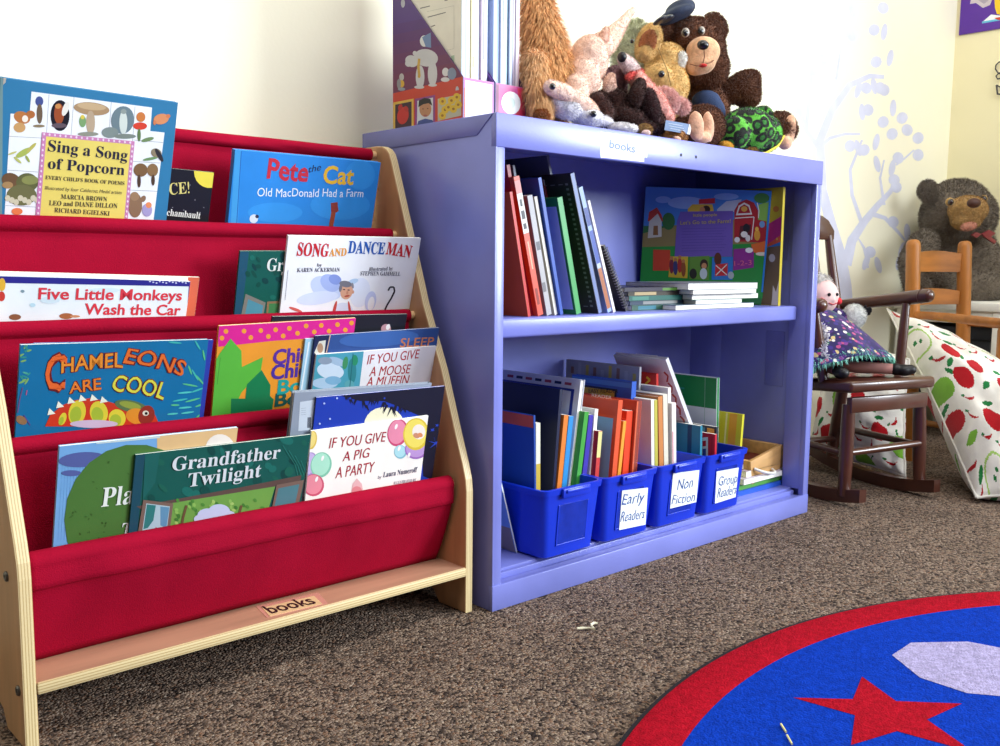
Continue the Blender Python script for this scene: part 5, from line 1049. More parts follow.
# tan dog head
r = toy('tan_dog_plush', 'tan plush dog with one big upright ear and a white forehead blaze', (668, 120), .15)
TN = '#dcb878'
put(r, 'body', [E(664, 118, .17, 20, 24), E(672, 100, .16, 15, 20)], TN, .006, 2500, .004, .0009, .2, TZ)
put(r, 'head', [E(666, 66, .135, 21, 23, 15, 18), E(658, 78, .12, 16, 15, 0, 16), E(676, 84, .11, 13, 18, -15, 14), E(674, 94, .10, 12, 9)], TN, .0042, 6000, .0035, .0008, .2, None, 8)
put(r, 'ear', [E(649, 42, .135, 13.5, 20, 18, 6), E(645, 52, .135, 10, 10)], TN, .004, 2000, .0035, .0008, .2)
put(r, 'ear_lining', [E(647.5, 43, .127, 9, 14.5, 18, 4)], '#a4633c', .0035, 900, .003, .0008, .1, None, 3, 'brown ear lining')
put(r, 'blaze', [E(680, 61, .103, 7, 10.5, 20, 4)], '#eeeae2', .0032, 700, .003, .0008, .1, None, 3, 'white forehead blaze')
eyes(r, [(661.5, 74)], .098, 3.3)
m = MB(); m.tube([at(p, ('y', y)) for p, y in (((658, 48), .105), ((663, 60), .097), ((668, 72), .092), ((671, 86), .088))], .0007, mat('#7f6236', .9), 6); obj('seam', m, r)
# police bear
r = toy('teddy_bear', 'brown teddy bear sitting in denim clothes and a navy peaked cap', (700, 130), .14)
BR = '#6b4028'
put(r, 'body', [E(703, 112, .15, 26, 30, 0, 22), E(700, 135, .13, 26, 16), E(702, 88, .155, 20, 14)], BR, .006, 5000, .007, .001, .3, TZ, 2)
put(r, 'head', [E(694, 52, .145, 31, 33, 0, 28), E(707, 68, .13, 22, 21, 0, 20), E(686, 40, .14, 22, 22)], BR, .006, 9000, .007, .001, .3, None, 4)
put(r, 'ear', [E(715, 27, .13, 11.5, 15, -30, 7)], BR, .0045, 1800, .007, .001, .2); put(r, 'ear', [E(664, 30, .15, 9, 11, 25, 6)], BR, .0045, 900, .006, .001, .2)
put(r, 'muzzle', [E(703, 52, .085, 17.5, 15.5, 0, 14), E(701, 63, .085, 15, 11.5, 0, 12), E(696, 68, .09, 11, 8)], '#d9a981', .0042, 0, smooth=8, label='bare tan muzzle')
solid(r, 'nose', [E(703, 45, .049, 6, 4.8, 5, 4.5)], mat('#111014', .25, .05, 60, spec=.6))
m = MB(); m.tube([at(p, ('y', y)) for p, y in (((704, 50), .049), ((704.5, 57), .049), ((703, 63), .053))], .0009, mat('#6a3d2a', .8), 6); m.tube([at(p, ('y', y)) for p, y in (((690, 64), .068), ((697, 66), .056), ((703, 64.5), .0525), ((711, 62.5), .0565), ((716, 58), .065))], .0009, mat('#6a3d2a', .8), 6); obj('mouth_seam', m, r)
solid(r, 'tongue', [E(703, 65.5, .054, 4.2, 2, 0, 3)], cloth('#b8302c'))
for p in ((685.5, 32.5, .1), (701, 31, .098)):
    e_ = solid(r, 'eye', [E(p[0], p[1], p[2]+.003, 4.1, 4.6)], mat('#a59a90', .3, coat=.3), 'round pale eye'); solid(r, 'pupil', [E(p[0]-.3, p[1]+.4, p[2]-.0035, 3.0, 3.4, 0, 2.2)], eye_b, None, e_)
NV = mat('#1e2a44', .75, .1, 40, .3, 600)
cap = obj('cap', blob([E(675, 15, .125, 20, 6.5, -24, 17), E(680, 10, .13, 16, 9.5, -20, 16), E(687, 7, .13, 7, 7.5)], NV, .004, smooth=5), r, ang=3, label='navy cap')
obj('cap_visor', blob([E(660, 20.5, .098, 8, 2.8, -28, 12), E(667, 19, .105, 8, 3, -22, 10)], mat('#141a2a', .4, .05, 40, coat=.3), .003, smooth=3), cap, ang=3)
DN = mat('#2b3c60', .85, .12, 60, .4, 700)
put(r, 'overalls', [E(706, 101, .115, 15, 11, 0, 9), E(713, 114, .11, 13, 17, 0, 9), E(702, 124, .105, 17, 14)], '#2b3c60', .0045, 0, m=DN, label='denim overalls')
put(r, 'arm', chain([(718, 90, 9, .14), (730, 92, 11, .12), (744, 86, 14, .10), (752, 78, 8, .10), (748, 96, 12, .1)], .12), BR, .005, 5000, .007, .001, .3, None, 5)
put(r, 'leg', chain([(690, 130, 16, .11), (698, 128, 21, .075), (704, 126, 20, .06)], .08)+[E(700, 134, .07, 16, 12)], BR, .005, 4500, .007, .001, .3, TZ, 6)
put(r, 'foot_sole', [E(696, 126, .028, 8.5, 15.5, -6, 5), E(708, 127, .03, 6.5, 16, -4, 5), E(702, 138, .03, 9, 6)], '#dba98a', .0036, 0, smooth=5, zmin=TZ, label='tan foot sole')
put(r, 'leg', chain([(765, 128, 12, .12), (780, 126, 14, .09), (784, 130, 13, .07)], .1), BR, .005, 3000, .007, .001, .3, TZ, 7)
put(r, 'foot_sole', [E(789, 131, .055, 7, 17, 6, 5), E(785, 143, .055, 7, 7)], '#dba98a', .0036, 0, zmin=TZ, smooth=5, label='tan foot sole')
# hang tag
r = toy('cloth_tag', 'grey printed cloth tag lying between the brown puppy and the teddy foot', (678, 128), .03, 'tag', g=None)
m = MB(); pl = (at((678, 128), ('y', .022)), V((.15, -1, .35)).normalized()); P = [at(p, pl) for p in ((666, 120), (691.5, 124.5), (689.5, 134.5), (664.5, 130))]
m.prism(P, V((0, .0008, 0)), cloth('#6d7f9e')); obj('ribbon', m, r, smooth=False)
m = MB()
for k in range(3): m.tube([at((668+k, 123.5+k*2.6), pl)-V((0, .0006, 0)), at((682+k*1.5, 126+k*2.6), pl)-V((0, .0006, 0))], .0005, ink('#c4ccd8'), 4)
m.prism([at(p, pl)-V((0, .0005, 0)) for p in ((689, 124), (691.5, 124.5), (689.5, 134.5), (687, 134))], V((0, -.0004, 0)), paper('#e6e6e6')); obj('print', m, r, smooth=False)
r = toy('tan_paw_plush', 'tan plush paw resting under the grey cloth tag', (675, 137), .03)
put(r, 'body', [E(675, 134.5, .035, 10.5, 5.5, 8, 9), E(683, 137, .035, 5, 5), E(667, 136, .04, 6, 6)], '#b07c42', .0036, 1500, .0035, .0008, .2, TZ); put(r, 'pad', [E(676, 139, .022, 6, 3.4, 6, 4)], '#d8a890', .003, 0, zmin=TZ, label='pale paw pad')
# green spotted turtle
r = toy('turtle_plush', 'lime green plush turtle with black leopard rings on its shell', (752, 148), .05)
LEO = vor_mat(['#0f1a0c', '#122010', '#0f1a0c', '#15230f'], 46, .95, '#56a636', .42)
def leo():
    m = bpy.data.materials.new('leopard_plush'); m.use_nodes = True; nt = m.node_tree; n = nt.nodes; L = nt.links; b = n['Principled BSDF']; b.inputs['Roughness'].default_value = .9; b.inputs['Sheen Weight'].default_value = .2
    tc = n.new('ShaderNodeTexCoord'); vo = n.new('ShaderNodeTexVoronoi'); vo.inputs['Scale'].default_value = 56; vo.inputs['Randomness'].default_value = .8
    nz = n.new('ShaderNodeTexNoise'); nz.inputs['Scale'].default_value = 70; mx = n.new('ShaderNodeMix'); mx.data_type = 'RGBA'; mx.inputs[0].default_value = .004
    L.new(tc.outputs['Object'], nz.inputs['Vector']); L.new(tc.outputs['Object'], mx.inputs[6]); L.new(nz.outputs['Color'], mx.inputs[7]); L.new(mx.outputs[2], vo.inputs['Vector'])
    rp = n.new('ShaderNodeValToRGB'); e = rp.color_ramp.elements; rp.color_ramp.interpolation = 'LINEAR'
    for p, c in ((.30, '#2f7a2c'), (.36, '#0f140e'), (.60, '#0f140e'), (.66, '#5fb63a')): x = e.new(p); x.color = lin(c)
    e[0].color = lin('#2f7a2c'); e[len(e)-1].color = lin('#62bc3c')
    L.new(vo.outputs['Distance'], rp.inputs[0]); L.new(rp.outputs[0], b.inputs['Base Color']); return m
LEO = leo()
put(r, 'shell', [E(748, 130, .055, 28, 22, 4, 22), E(765, 134, .05, 17, 19, 0, 16), E(735, 134, .05, 15, 18)], '#5fb63a', .0045, 3500, .003, .0009, .1, TZ+.004, 3, m=LEO)
put(r, 'head', [E(763, 114, .075, 10, 8, 10)], '#4a8a34', .004, 800, .003, .0008, .1, None, 3, m=LEO)
m = MB(); m.tube([at(p, ('y', y)) for p, y in (((733, 149), .022), ((750, 154), .012), ((766, 153), .014), ((778, 146), .022), ((784, 136), .03))], .0022, mat('#d9c84a', .8), 8); obj('piping', m, r, label='yellow piping')
put(r, 'foot', [E(726, 146.5, .03, 8, 5, 14, 6)], '#d8a83a', .0032, 600, .003, .0008, .1, TZ, label='yellow foot'); put(r, 'foot', [E(752, 151, .012, 7, 3.6, 4, 5)], '#8a6a2a', .003, 400, .003, .0008, .1, TZ, label='ochre foot')
# ================================================================== dark rocking chair
DW = mat('#4a2418', .3, .16, 9, .05, 70, spec=.5, coat=.35)
M0 = V((1.125, -.055, 0)); cr = V((.963, -.27, 0)); cf = V((-.27, -.963, 0))
def K(s, f, z): return M0 + cr*s + cf*f + V((0, 0, z))       # s across (left + is far), f forward, z up
Tm = Matrix((cr, -cf, V((0, 0, 1)))).transposed().to_4x4(); Tm.translation = M0 - cf*.14
rc = thing('rocking_chair', 'small dark brown wooden rocking chair holding a doll, right of the bookcase', 'rocking chair', Tm)
for s in (-.115, .115):
    m = MB(); pts = []
    for i in range(25):
        f = .050-.44*i/24; z = .012+.11*(f+.11)**2/.16; pts.append((f, z))
    loops = []
    for f, z in pts: loops.append([K(s-.010, f, z-.012), K(s+.010, f, z-.012), K(s+.010, f, z+.016), K(s-.010, f, z+.016)])
    loft(m, loops, DW, True, True); obj('rocker', m, rc, ang=.5)
def turned(a, b_, r0, r1, r2=None):
    m = MB(); n = 14; P = [V(a).lerp(V(b_), i/n) for i in range(n+1)]
    R = [r0+(r1-r0)*i/n for i in range(n+1)]
    if r2: R = [x + r2*math.sin(PI*i/n) for i, x in enumerate(R)]
    m.tube(P, R, DW, 14); return m
for s in (-1, 1):
    obj('leg', turned(K(.118*s, .0, .022), K(.110*s, -.006, .222), .0125, .0135, .002), rc)
    obj('leg', turned(K(.118*s, -.27, .03), K(.10*s, -.225, .222), .0125, .0135, .002), rc)
    obj('stretcher', turned(K(.117*s, -.004, .115), K(.112*s, -.255, .12), .007, .007, .001), rc)
obj('stretcher', turned(K(-.116, .003, .117), K(.116, .003, .122), .007, .007, .0015), rc)
obj('stretcher', turned(K(-.113, -.25, .09), K(.113, -.25, .09), .007, .007, .0015), rc)
m = MB(); P = [K(x, f, 0) for x, f in ((-.132, .018), (.132, .018), (.122, -.265), (-.122, -.265))]
m.prism([V((p.x, p.y, .242+.02*(1 if i < 2 else 0)-.012)) for i, p in enumerate(P)], (0, 0, .026), DW, .009, 3); obj('seat', m, rc)
m = MB(); m.prism([K(-.118, .010, .205), K(.118, .010, .205), K(.118, .010, .238), K(-.118, .010, .238)], -cf*.016, DW, .002); obj('seat_rail', m, rc)
for s in (-1, 1):
    obj('back_post', turned(K(.115*s, -.235, .25), K(.115*s, -.31, .595), .012, .010, .002), rc)
    obj('arm_post', turned(K(.118*s, -.075, .26), K(.142*s, -.085, .435 if s > 0 else .42), .010, .009, .002), rc)
    dz, fo = (-.02, -.025) if s < 0 else (0, 0); m = MB(); P = [K(.122*s, -.29, .422), K(.135*s, -.22, .430), K(.145*s, -.14, .440), K(.151*s, -.07+fo, .450+dz), K(.152*s, -.032+fo, .455+dz), K(.152*s, -.027+fo, .4556+dz), K(.152*s, -.0235+fo, .456+dz), K(.152*s, -.0215+fo, .4562+dz)]
    m.tube(P, [.012, .014, .0155, .0165, .0158, .0135, .009, .003], DW, 16); m.tube([K(.1515*s, -.052+fo, .453+dz), K(.1515*s, -.050+fo, .453+dz), K(.1515*s, -.048+fo, .453+dz)], [.0165, .0175, .0165], DW, 16); obj('arm', m, rc)
for x in (-.06, 0, .06): obj('back_spindle', turned(K(x, -.24, .25), K(x*1.05, -.305, .585), .007, .006, .002), rc)
m = MB(); pr = []
for i in range(13):
    t = i/12; x = -.128+.256*t; pr.append((x, .585)); 
top = [(.128-.256*i/12, .638+.012*math.sin(PI*i/12)-(.03 if i in (0, 12) else .008 if i in (1, 11) else 0)) for i in range(13)]
m.prism([K(x, -.318-.02*math.sin(PI*(x+.15)/.3)*0, z) for x, z in pr+top], cf*.016, DW, .003); obj('crest_rail', m, rc)

# ================================================================== doll on the rocking chair
T = Matrix.Translation(K(-.045, -.15, .27)); dl = thing('rag_doll', 'rag doll in a purple flowered dress with teal fringe sitting on the rocking chair', 'doll', T)
DRESS = vor_mat(['#2a1f52', '#3a2a78', '#251a48', '#c9b27a', '#4a2a70', '#2d2360', '#b04a7a', '#e0d8d0', '#34285e', '#2f6a4a', '#2a2058', '#7a3a86'], 95, .85, '#2a2055', .5)
def ring_grid(mb, fn, m, nu=40, nv=14): mb.grid(fn, nu, nv, m, True)
dc = K(-.045, -.185, .29)
m = MB()
def dress(i, j):
    a = 2*PI*i; w = 1+.06*math.sin(a*7+2)*j*j; f = -.02+j*.125; r = .035+.06*j**.8
    p = dc + cf*(f*.9+.01) + V((0, 0, .115-.125*j**1.2)); ax = (cf*.55+V((0, 0, -.8))).normalized(); e1 = cr; e2 = ax.cross(e1)
    q = p + e1*math.cos(a)*r*1.35*w + e2*math.sin(a)*r*.85*w; q.z = max(q.z, .274+.003*math.sin(a*3)); return q
ring_grid(m, dress, DRESS, 64, 20); m.ell(dc+cf*-.012+V((0, 0, .105)), (.042, .036, .04), DRESS); o = obj('dress', m, dl, ang=3)
m = MB(); rnd = random.Random(11)
for i in range(1900):
    a = rnd.random(); p = dress(a, rnd.uniform(.88, 1)); q = p+V((rnd.gauss(0, .004), rnd.gauss(0, .004), -rnd.uniform(.008, .018))); q += (p-dc).normalized()*.004; q.z = max(q.z, .272)
    sd = V((rnd.gauss(0, 1), rnd.gauss(0, 1), rnd.gauss(0, .4))).normalized()*.0016; m.add([p-sd, p+sd, q], [(0, 1, 2)], cloth('#84cbb8'))
obj('fringe', m, o, ang=3, label='teal fringe hem')
m = MB()
for i in range(34):
    a = .70; 
    for k in range(10):
        j = i/34; p = dress(.37+.02*math.sin(j*9), j*.92+.02); d = V((rnd.gauss(0, 1), rnd.gauss(0, 1), rnd.gauss(0, 1))).normalized(); n_ = (p-dc).normalized()
        m.tube([p, p+n_*.004+d*.006, p+n_*.003+d*.010], .0008, cloth('#cfcbd4'), 4)
obj('ribbon', m, o, ang=3, label='white fluffy ribbon')
hc = dc + V((0, 0, .158)) + cf*.005 + cr*.018; hs = mpp(hc)
m = MB(); 
o = obj('head', blob([(hc, (.040, .036, .042)), (hc+V((0, 0, -.04)), (.018, .018, .03)), (hc+cf*.034+V((0, 0, -.006)), (.006, .006, .006)), (dc+V((0, 0, .125)), (.018, .018, .02))], mat('#e8c2bc', .75, .03, 30), .004, smooth=4), dl, ang=3, label='pale pink cloth head')
sd = (CAM-hc).normalized()
def on_head(s, f, z, r, h, n): 
    d = (cr*s+cf*f+V((0, 0, z))).normalized(); p = hc+V((d.x*.040, d.y*.036, d.z*.042)); mm = MB(); mm.ell(p, r, mat(h, .8)); return obj(n, mm, o, ang=3)
on_head(.62, .6, -.2, .0085, '#d8303a', 'cheek'); on_head(-.62, .6, -.2, .0085, '#d8303a', 'cheek'); on_head(.3, .9, .15, .004, '#1a1618', 'eye'); on_head(-.3, .9, .15, .004, '#1a1618', 'eye')
mm = MB(); mm.tube([hc+cr*.012*s+cf*.0345+V((0, 0, -.017+.004*abs(s))) for s in (-1, -.5, 0, .5, 1)], .0012, mat('#b83a44', .8), 6); obj('mouth', mm, o)
obj('hair', blob([(hc+V((0, 0, .024))-cf*.018, (.040, .036, .030)), (hc+cr*.034-cf*.016+V((0, 0, .0)), (.009, .014, .020)), (hc-cr*.034-cf*.016+V((0, 0, .0)), (.009, .014, .020))], plush('#b9b4b0'), .004, 1500, .008, .0008, .5, 4), dl, ang=3, label='grey wool hair')
for s in (-1, 1):
    sh = dc+cr*.045*s+V((0, 0, .118)); el = dc+cr*.085*s+cf*.012+V((0, 0, .102)); hn = dc+cr*.115*s+cf*.03+V((0, 0, .116))
    m = MB(); m.tube([sh, sh.lerp(el, .5), el], [.02, .021, .019], DRESS, 12); a_ = obj('sleeve', m, dl)
    m = MB(); m.tube([el-cf*.004, el+(hn-el)*.35], [.0205, .021], cloth('#b82a78'), 12); obj('sleeve_band', m, a_, label='magenta band')
    m = MB(); m.tube([el+(hn-el)*.35, el+(hn-el)*.45], [.0212, .0212], cloth('#1f6a44'), 12); obj('sleeve_band', m, a_, label='green band')
    obj('cuff', blob([(el+(hn-el)*.6, (.028, .025, .030)), (el+(hn-el)*.72, (.026, .024, .027))], plush('#d9dad6'), .004, 1500, .005, .0008, .1), a_, ang=3, label='white fluffy cuff')
    # mitten-like stitched hand with separate fingers
    w_ = el+(hn-el)*.95; d = (hn-el).normalized(); it = [(w_, (.010, .009, .010)), (w_+d*.010, (.010, .006, .011))]
    for k, (oz, l) in enumerate(((.008, .012), (.003, .015), (-.002, .015), (-.007, .012))):
        for t in (.3, .65, 1): it.append((w_+d*(.014+l*t)+V((0, 0, oz)), (.003, .003, .0028)))
    for t in (.4, .8, 1.1): it.append((w_+d*(.004+.008*t)+V((0, 0, .010+.006*t))+cf*.003, (.0032, .003, .003)))
    obj('hand', blob(it, cloth('#1a171b'), .0018, smooth=2), dl, ang=3, label='black cloth hand')
    kn = dc+cr*.035*s+cf*.10+V((0, 0, .0)); ft = dc+cr*(.075*s+.02)+cf*(.155 if s > 0 else .135)+V((0, 0, .0))
    kn.z = .292; ft.z = .290
    m = MB(); m.tube([dc+cr*.025*s+cf*.03+V((0, 0, .012)), kn, ft], [.015, .014, .012], mat('#c98f86', .7, .05, 30), 12); obj('leg', m, dl, label='pink cloth leg')
    d = (ft-kn).normalized(); obj('shoe', blob([(ft+d*.004, (.015, .015, .014)), (ft+d*.022+V((0, 0, -.001)), (.019, .017, .0135)), (ft+d*.034+V((0, 0, .001)), (.014, .014, .012))], mat('#121014', .45, .1, 60), .003, smooth=4, zmin=.2725), dl, ang=3, label='black shoe')

# ================================================================== fruit print floor cushions
FR = ['#f0ece4', '#b5121f', '#7cb63c', '#1f7a3c', '#c46a72', '#a8cf6a']
def fruit_col(u, v, items):
    for (cx, cy, r, k, a) in items:
        dx, dy = u-cx, v-cy; x = dx*math.cos(a)+dy*math.sin(a); y = -dx*math.sin(a)+dy*math.cos(a); x /= r; y /= r; d = math.hypot(x, y)
        if d > 2: continue
        if k == 'apple':
            rr = 1-.14*max(0, math.cos(math.atan2(x, y)))**6*1.6
            if d < rr: return 1
            if math.hypot((x+.75)*.8+(y-1.25)*.6, ((y-1.25)*.8-(x+.75)*.6)*2.4) < .55: return 3
        elif k == 'green':
            if d < 1-.12*max(0, math.cos(math.atan2(x, y)))**6: return 2
            if abs(x-.1*y) < .07 and .8 < y < 1.4: return 3
        elif k == 'pear':
            if d < 1*(1 if y < 0 else 1-.35*y) : return 2 if (int(cx*977) % 2) else 1
            if math.hypot((x-.5)*1.2, (y-1.3)*3) < .6: return 3
        elif k == 'leaf':
            if abs(y) < .42*(1-x*x) and abs(x) < 1: return 3 if (int(cx*991) % 2) else 2
        elif k == 'outline':
            if .86 < d < 1: return 4 if (int(cx*787) % 2) else 5
            if d < .5 and math.hypot(abs(x)-.18, y*.6) < .1: return 3
            if math.hypot((x+.6)*1.1, (y-1.2)*3) < .55: return 3
        elif k == 'chili':
            if abs(y-.5*x*x+.3) < .2*(1-x*x*.9) and abs(x) < 1: return 1
            if math.hypot((x+1.0)*2, (y-.3)*3) < .6: return 3
    return 0
def cushion(name, label, Q, th, seed, n=130, big=1.):
    tl, tr, br, bl = Q; Cc = (tl+tr+br+bl)/4; ux = ((tr+br)-(tl+bl)).normalized(); uy = ((tl+tr)-(bl+br)).normalized(); un = ux.cross(uy).normalized(); uy = un.cross(ux); a = ((tr+br)-(tl+bl)).length/4
    sgn = 1 if un.dot(CAM-Cc) > 0 else -1
    def bil(u, v): s_, t_ = (u+1)/2, (v+1)/2; return (bl*(1-s_)+br*s_)*(1-t_)+(tl*(1-s_)+tr*s_)*t_
    T = Matrix((ux, uy, un)).transposed().to_4x4(); T.translation = V((Cc.x, Cc.y, .004))
    r = thing(name, label, 'cushion', T); rnd = random.Random(seed); items = []
    tries = 0
    while len(items) < 120 and tries < 6000:
        tries += 1; k = rnd.choice(['apple', 'green', 'pear', 'leaf', 'outline', 'chili', 'leaf', 'apple', 'outline', 'chili']); R = {'apple': .075, 'green': .085, 'pear': .08, 'leaf': .06, 'outline': .09, 'chili': .05}[k]*rnd.uniform(.8, 1.1)*big
        cx, cy = rnd.uniform(-1, 1), rnd.uniform(-1, 1)
        if all(math.hypot(cx-i[0], cy-i[1]) > (R+i[2])*1.12 for i in items): items.append((cx, cy, R, k, rnd.uniform(-1, 1)))
    mats = [cloth(c) for c in FR]
    m = MB(); ms = [m.mi(x) for x in mats]
    for side in (1, -1):
        off = len(m.v)
        for j in range(n):
            for i in range(n):
                u, v = 2*i/(n-1)-1, 2*j/(n-1)-1
                e = max(0, (1-abs(u)**2.6))*max(0, (1-abs(v)**2.6)); h = th*e**.55
                pin = 1-.07*(1-abs(v)**2)*abs(u)**3 ; pin2 = 1-.07*(1-abs(u)**2)*abs(v)**3
                wr = noise.noise(V((u*3, v*3, seed+side)))*.014*e**.3 + noise.noise(V((u*7, v*7, seed)))*.005*(1-e)
                p = bil(u*pin, v*pin2) + un*(side*h+wr)
                p.z = max(p.z, .004); p.y = min(p.y, WY-.012)
                m.v.append(p)
        for j in range(n-1):
            for i in range(n-1):
                f = [off+j*n+i, off+j*n+i+1, off+(j+1)*n+i+1, off+(j+1)*n+i]
                u, v = 2*(i+.5)/(n-1)-1, 2*(j+.5)/(n-1)-1
                m.f.append(f if side > 0 else f[::-1]); m.m.append(ms[fruit_col(u*side, v, items)])
    obj('cover', m, r, ang=3)
    m = MB(); E4 = []
    for k in range(4):
        for i in range(24):
            t = 2*i/24-1; u, v = [(t, -1), (1, t), (-t, 1), (-1, -t)][k]
            pin = 1-.07*(1-abs(v)**2)*abs(u)**3; pin2 = 1-.07*(1-abs(u)**2)*abs(v)**3; p = bil(u*pin, v*pin2)+un*noise.noise(V((u*7, v*7, seed)))*.005; p.z = max(p.z, .004); p.y = min(p.y, WY-.012); E4.append(p)
    m.tube(E4+[E4[0], E4[1]], .0035, cloth('#e4dfd6'), 8, False); obj('piping', m, r, ang=3)
# big cushion slumped against the ladder-back chair
cushion('floor_cushion', 'large white fruit print floor cushion slumped against the ladder-back chair', CUSH_A, .115, 5, 190, 1.55)
cushion('floor_cushion', 'fruit print floor cushion standing behind the rocking chair, seen between its legs', CUSH_B, .05, 9, 130, 2.3)

# ================================================================== ladder-back armchair
OW = wood('#a8692a', (7, 7, .9), .14, .4); OWX = wood('#a06226', (.9, 7, 7), .14, .4)
N0 = V((1.60, .118, 0)) + _r*.019; nr = V((.967, -.255, 0)); nf = V((-.255, -.967, 0)); bw = .206
def L(s, f, z): return N0 + nr*s + nf*f + V((0, 0, z))
Tm = Matrix((nr, -nf, V((0, 0, 1)))).transposed().to_4x4(); Tm.translation = N0+nr*bw/2+nf*.13
ch = thing('ladder_back_chair', 'honey coloured ladder-back wooden armchair with woven seat in the right corner', 'chair', Tm)
def post(s0, f0, z0, s1, f1, z1, r=.0185, dome=True):
    m = MB(); P = [L(s0, f0, z0).lerp(L(s1, f1, z1), t) for t in (0, .2, .5, .8, .97, .985, .995, 1)]; m.tube(P, [r*.85, r, r, r, r, r*.93, r*.75, r*.4], OW, 16); return m
for s in (0, bw):
    obj('leg', post(s, 0, 0, s, -.03, .592), ch)
    obj('leg', post(s+(-.025 if s == 0 else .025), .27, 0, s+(-.025 if s == 0 else .025), .27, .380 if s == 0 else .356), ch)
    k = -.0 if s == 0 else 0
    m = MB(); e_ = (-.03 if s == 0 else .03); dz = 0 if s == 0 else -.024; P = [L(s, -.012, .393+dz), L(s+e_*.5, .1, .392+dz), L(s+e_, .2, .389+dz), L(s+e_, .30, .386+dz)]; m.tube(P, [.010, .0115, .012, .011], OWX, 14, ry=1.); obj('arm', m, ch)
    obj('stretcher', (lambda m: (m.tube([L(s, 0, .11), L(s+(-.025 if s == 0 else .025), .27, .11)], .008, OWX, 10), m)[1])(MB()), ch)
for z0, z1 in ((.507, .562), (.418, .460)):
    m = MB(); n = 14; lo = []
    for i in range(n+1):
        t = i/n; bow = -.018*math.sin(PI*t); f = -.012-(z0/.59)*.015+bow; zb = z0+.006*math.sin(PI*t)*0; zt = z1+.010*math.sin(PI*t)-.008
        lo.append([L(bw*t, f-.006, z0), L(bw*t, f+.006, z0), L(bw*t, f+.006, zt), L(bw*t, f-.006, zt)])
    loft(m, lo, OWX, True, True); obj('back_slat', m, ch, ang=.5)
obj('back_rail', (lambda m: (m.tube([L(0, -.01, .30), L(bw, -.01, .30)], .009, OWX, 10), m)[1])(MB()), ch)
obj('stretcher', (lambda m: (m.tube([L(-.02, .27, .12), L(bw+.02, .27, .12)], .008, OWX, 10), m)[1])(MB()), ch)
m = MB(); RU = mat('#b98f4a', .8, .2, 40, .5, 200, stretch=(1, 6, 1))
m.prism([L(0, -.005, .235), L(bw, -.005, .235), L(bw+.025, .275, .235), L(-.025, .275, .235)], (0, 0, .028), RU, .010, 3)
for i in range(15):
    t = (i+.5)/15
    m.tube([L(bw*t-.025*(1-2*t)*0, .0, .2635), L(bw*t+.025*(2*t-1), .27, .2635)], .0042, RU, 6)
obj('seat', m, ch, label='woven rush seat')

# ================================================================== white table in the corner
WH = mat('#e9e7de', .45, .04, 20, spec=.4)
T = Matrix.Translation((2.14, .16, 0)); tb = thing('white_table', 'small white painted table in the corner carrying the big dark teddy bear', 'table', T)
m = MB(); m.box((1.985, .02, .392), (2.335, .352, .418), WH, .004); obj('tabletop', m, tb)
for x in (2.005, 2.31):
    for y in (.045, .33): m = MB(); m.box((x-.014, y-.014, 0), (x+.014, y+.014, .392), WH, .003); obj('leg', m, tb)
m = MB(); m.box((2.01, .035, .355), (2.305, .05, .392), WH, .002); m.box((1.995, .06, .355), (2.01, .316, .392), WH, .002); obj('apron', m, tb)
m = MB(); m.box((2.005, .06, .11), (2.305, .316, .125), WH, .002); obj('shelf', m, tb)
# dark crate on the table's lower shelf
T = Matrix.Translation((2.15, .16, .126)); cb = thing('storage_box', 'dark box standing under the white table behind the ladder-back chair', 'box', T); BK = mat('#22242c', .6, .08, 20)
m = MB(); m.box((2.03, .075, .126), (2.29, .29, .320), BK, .006); obj('body', m, cb); m = MB(); m.box((2.022, .067, .305), (2.298, .298, .345), BK, .006); obj('lid', m, cb)

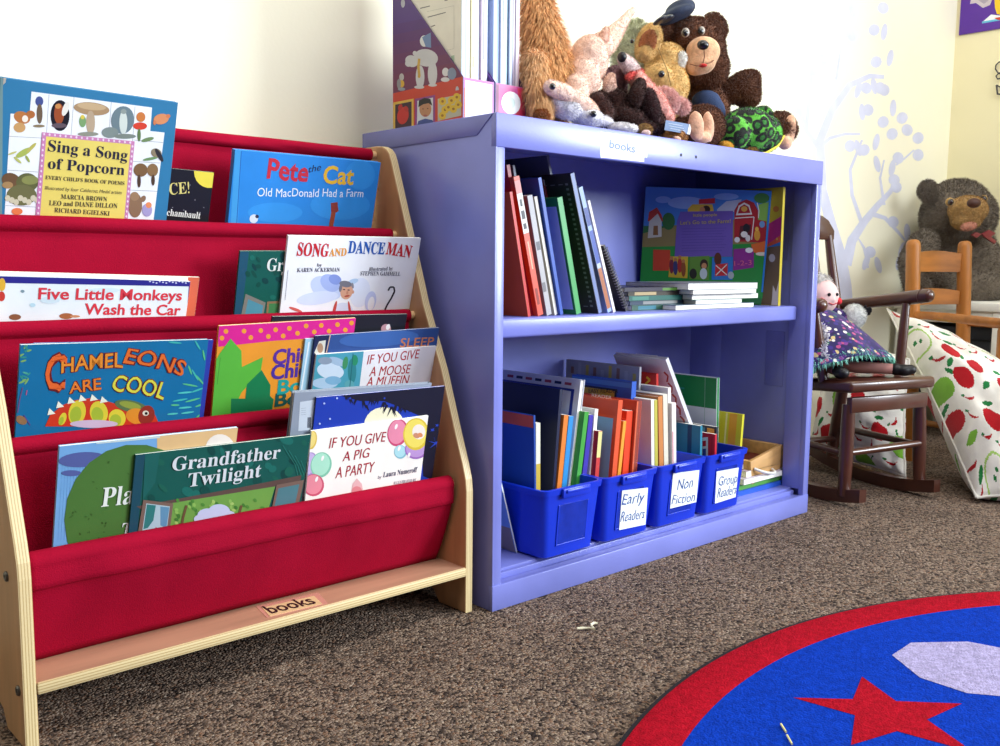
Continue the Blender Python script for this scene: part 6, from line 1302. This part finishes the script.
# ================================================================== big dark teddy bear
TBZ = .4185; by = .232
bc = at((955, 250), ('y', by)); Tm = Matrix.Translation((bc.x, by, TBZ)); br = thing('teddy_bear', 'large dark brown grey teddy bear sitting on the white table in the corner', 'teddy bear', Tm)
GB_ = '#6e6356'
put(br, 'body', [E(958, 268, by+.02, 42, 44, 0, 32), E(956, 235, by+.02, 36, 24), E(957, 288, by, 46, 22, 0, 30)], GB_, .008, 9000, .012, .0012, .3, TBZ, 2)
put(br, 'head', [E(957, 211, by, 33, 31, 0, 28), E(946, 216, by, 24, 26), E(971, 216, by, 24, 26)], GB_, .007, 10000, .012, .0012, .25, None, 3)
put(br, 'ear', [E(928, 191, by+.02, 10, 11, -20, 6)], GB_, .005, 1800, .009, .001, .2); put(br, 'ear', [E(986, 189, by+.02, 11, 10, 20, 6)], GB_, .005, 1800, .009, .001, .2)
put(br, 'muzzle', [E(968, 210, by-.085, 19, 14, 0, 15), E(966, 220, by-.085, 15, 10, 0, 12)], '#b08c56', .005, 5000, .005, .001, .2, None, 4, 'tan muzzle')
solid(br, 'nose', [E(974, 203, by-.132, 7, 5, 0, 5)], mat('#4a2a1e', .5, .1, 50), 'brown nose')
put(br, 'lip', [E(968.5, 226.5, by-.112, 8.5, 4.2, -12, 5)], '#c98f78', .004, 1200, .003, .0008, .1, None, 4, 'pinkish lower lip')
for p in ((950, 202), (983, 199)):
    solid(br, 'eye_patch', [E(p[0], p[1], by-.078, 4.6, 4.4, 0, 3)], plush('#a8854f')); solid(br, 'eye', [E(p[0]+.8, p[1], by-.085, 3.0, 3.1)], mat('#2a140c', .12, coat=.6), 'glossy brown eye')
put(br, 'arm', chain([(924, 244, 14, by), (914, 262, 14, by-.02), (918, 284, 13, by-.05)], by), GB_, .006, 5000, .012, .0012, .3, TBZ, 5)
put(br, 'arm', chain([(992, 244, 13, by), (1004, 262, 13, by-.02), (1000, 284, 12, by-.05)], by), GB_, .006, 3500, .012, .0012, .3, TBZ, 6)
put(br, 'leg', chain([(938, 284, 15, by-.02), (934, 286, 14, by-.05), (936, 286, 13, by-.06)], by), GB_, .006, 5000, .012, .0012, .3, TBZ, 7)
put(br, 'leg', chain([(980, 288, 14, by-.02), (990, 290, 14, by-.05), (994, 290, 13, by-.06)], by), GB_, .006, 4000, .012, .0012, .3, TBZ, 8)
m = MB(); rb = mat('#7a1428', .5, .1, 40)
for P in ([(982, 234), (990, 230), (996, 233), (990, 238)], [(982, 234), (976, 232), (972, 235), (977, 238)], [(983, 235), (989, 240), (995, 244), (997, 241), (990, 236)]):
    m.prism([at(p, ('y', by-.10)) for p in P], (0, .006, 0), rb, .0015)
obj('bow', m, br, label='dark red ribbon bow')
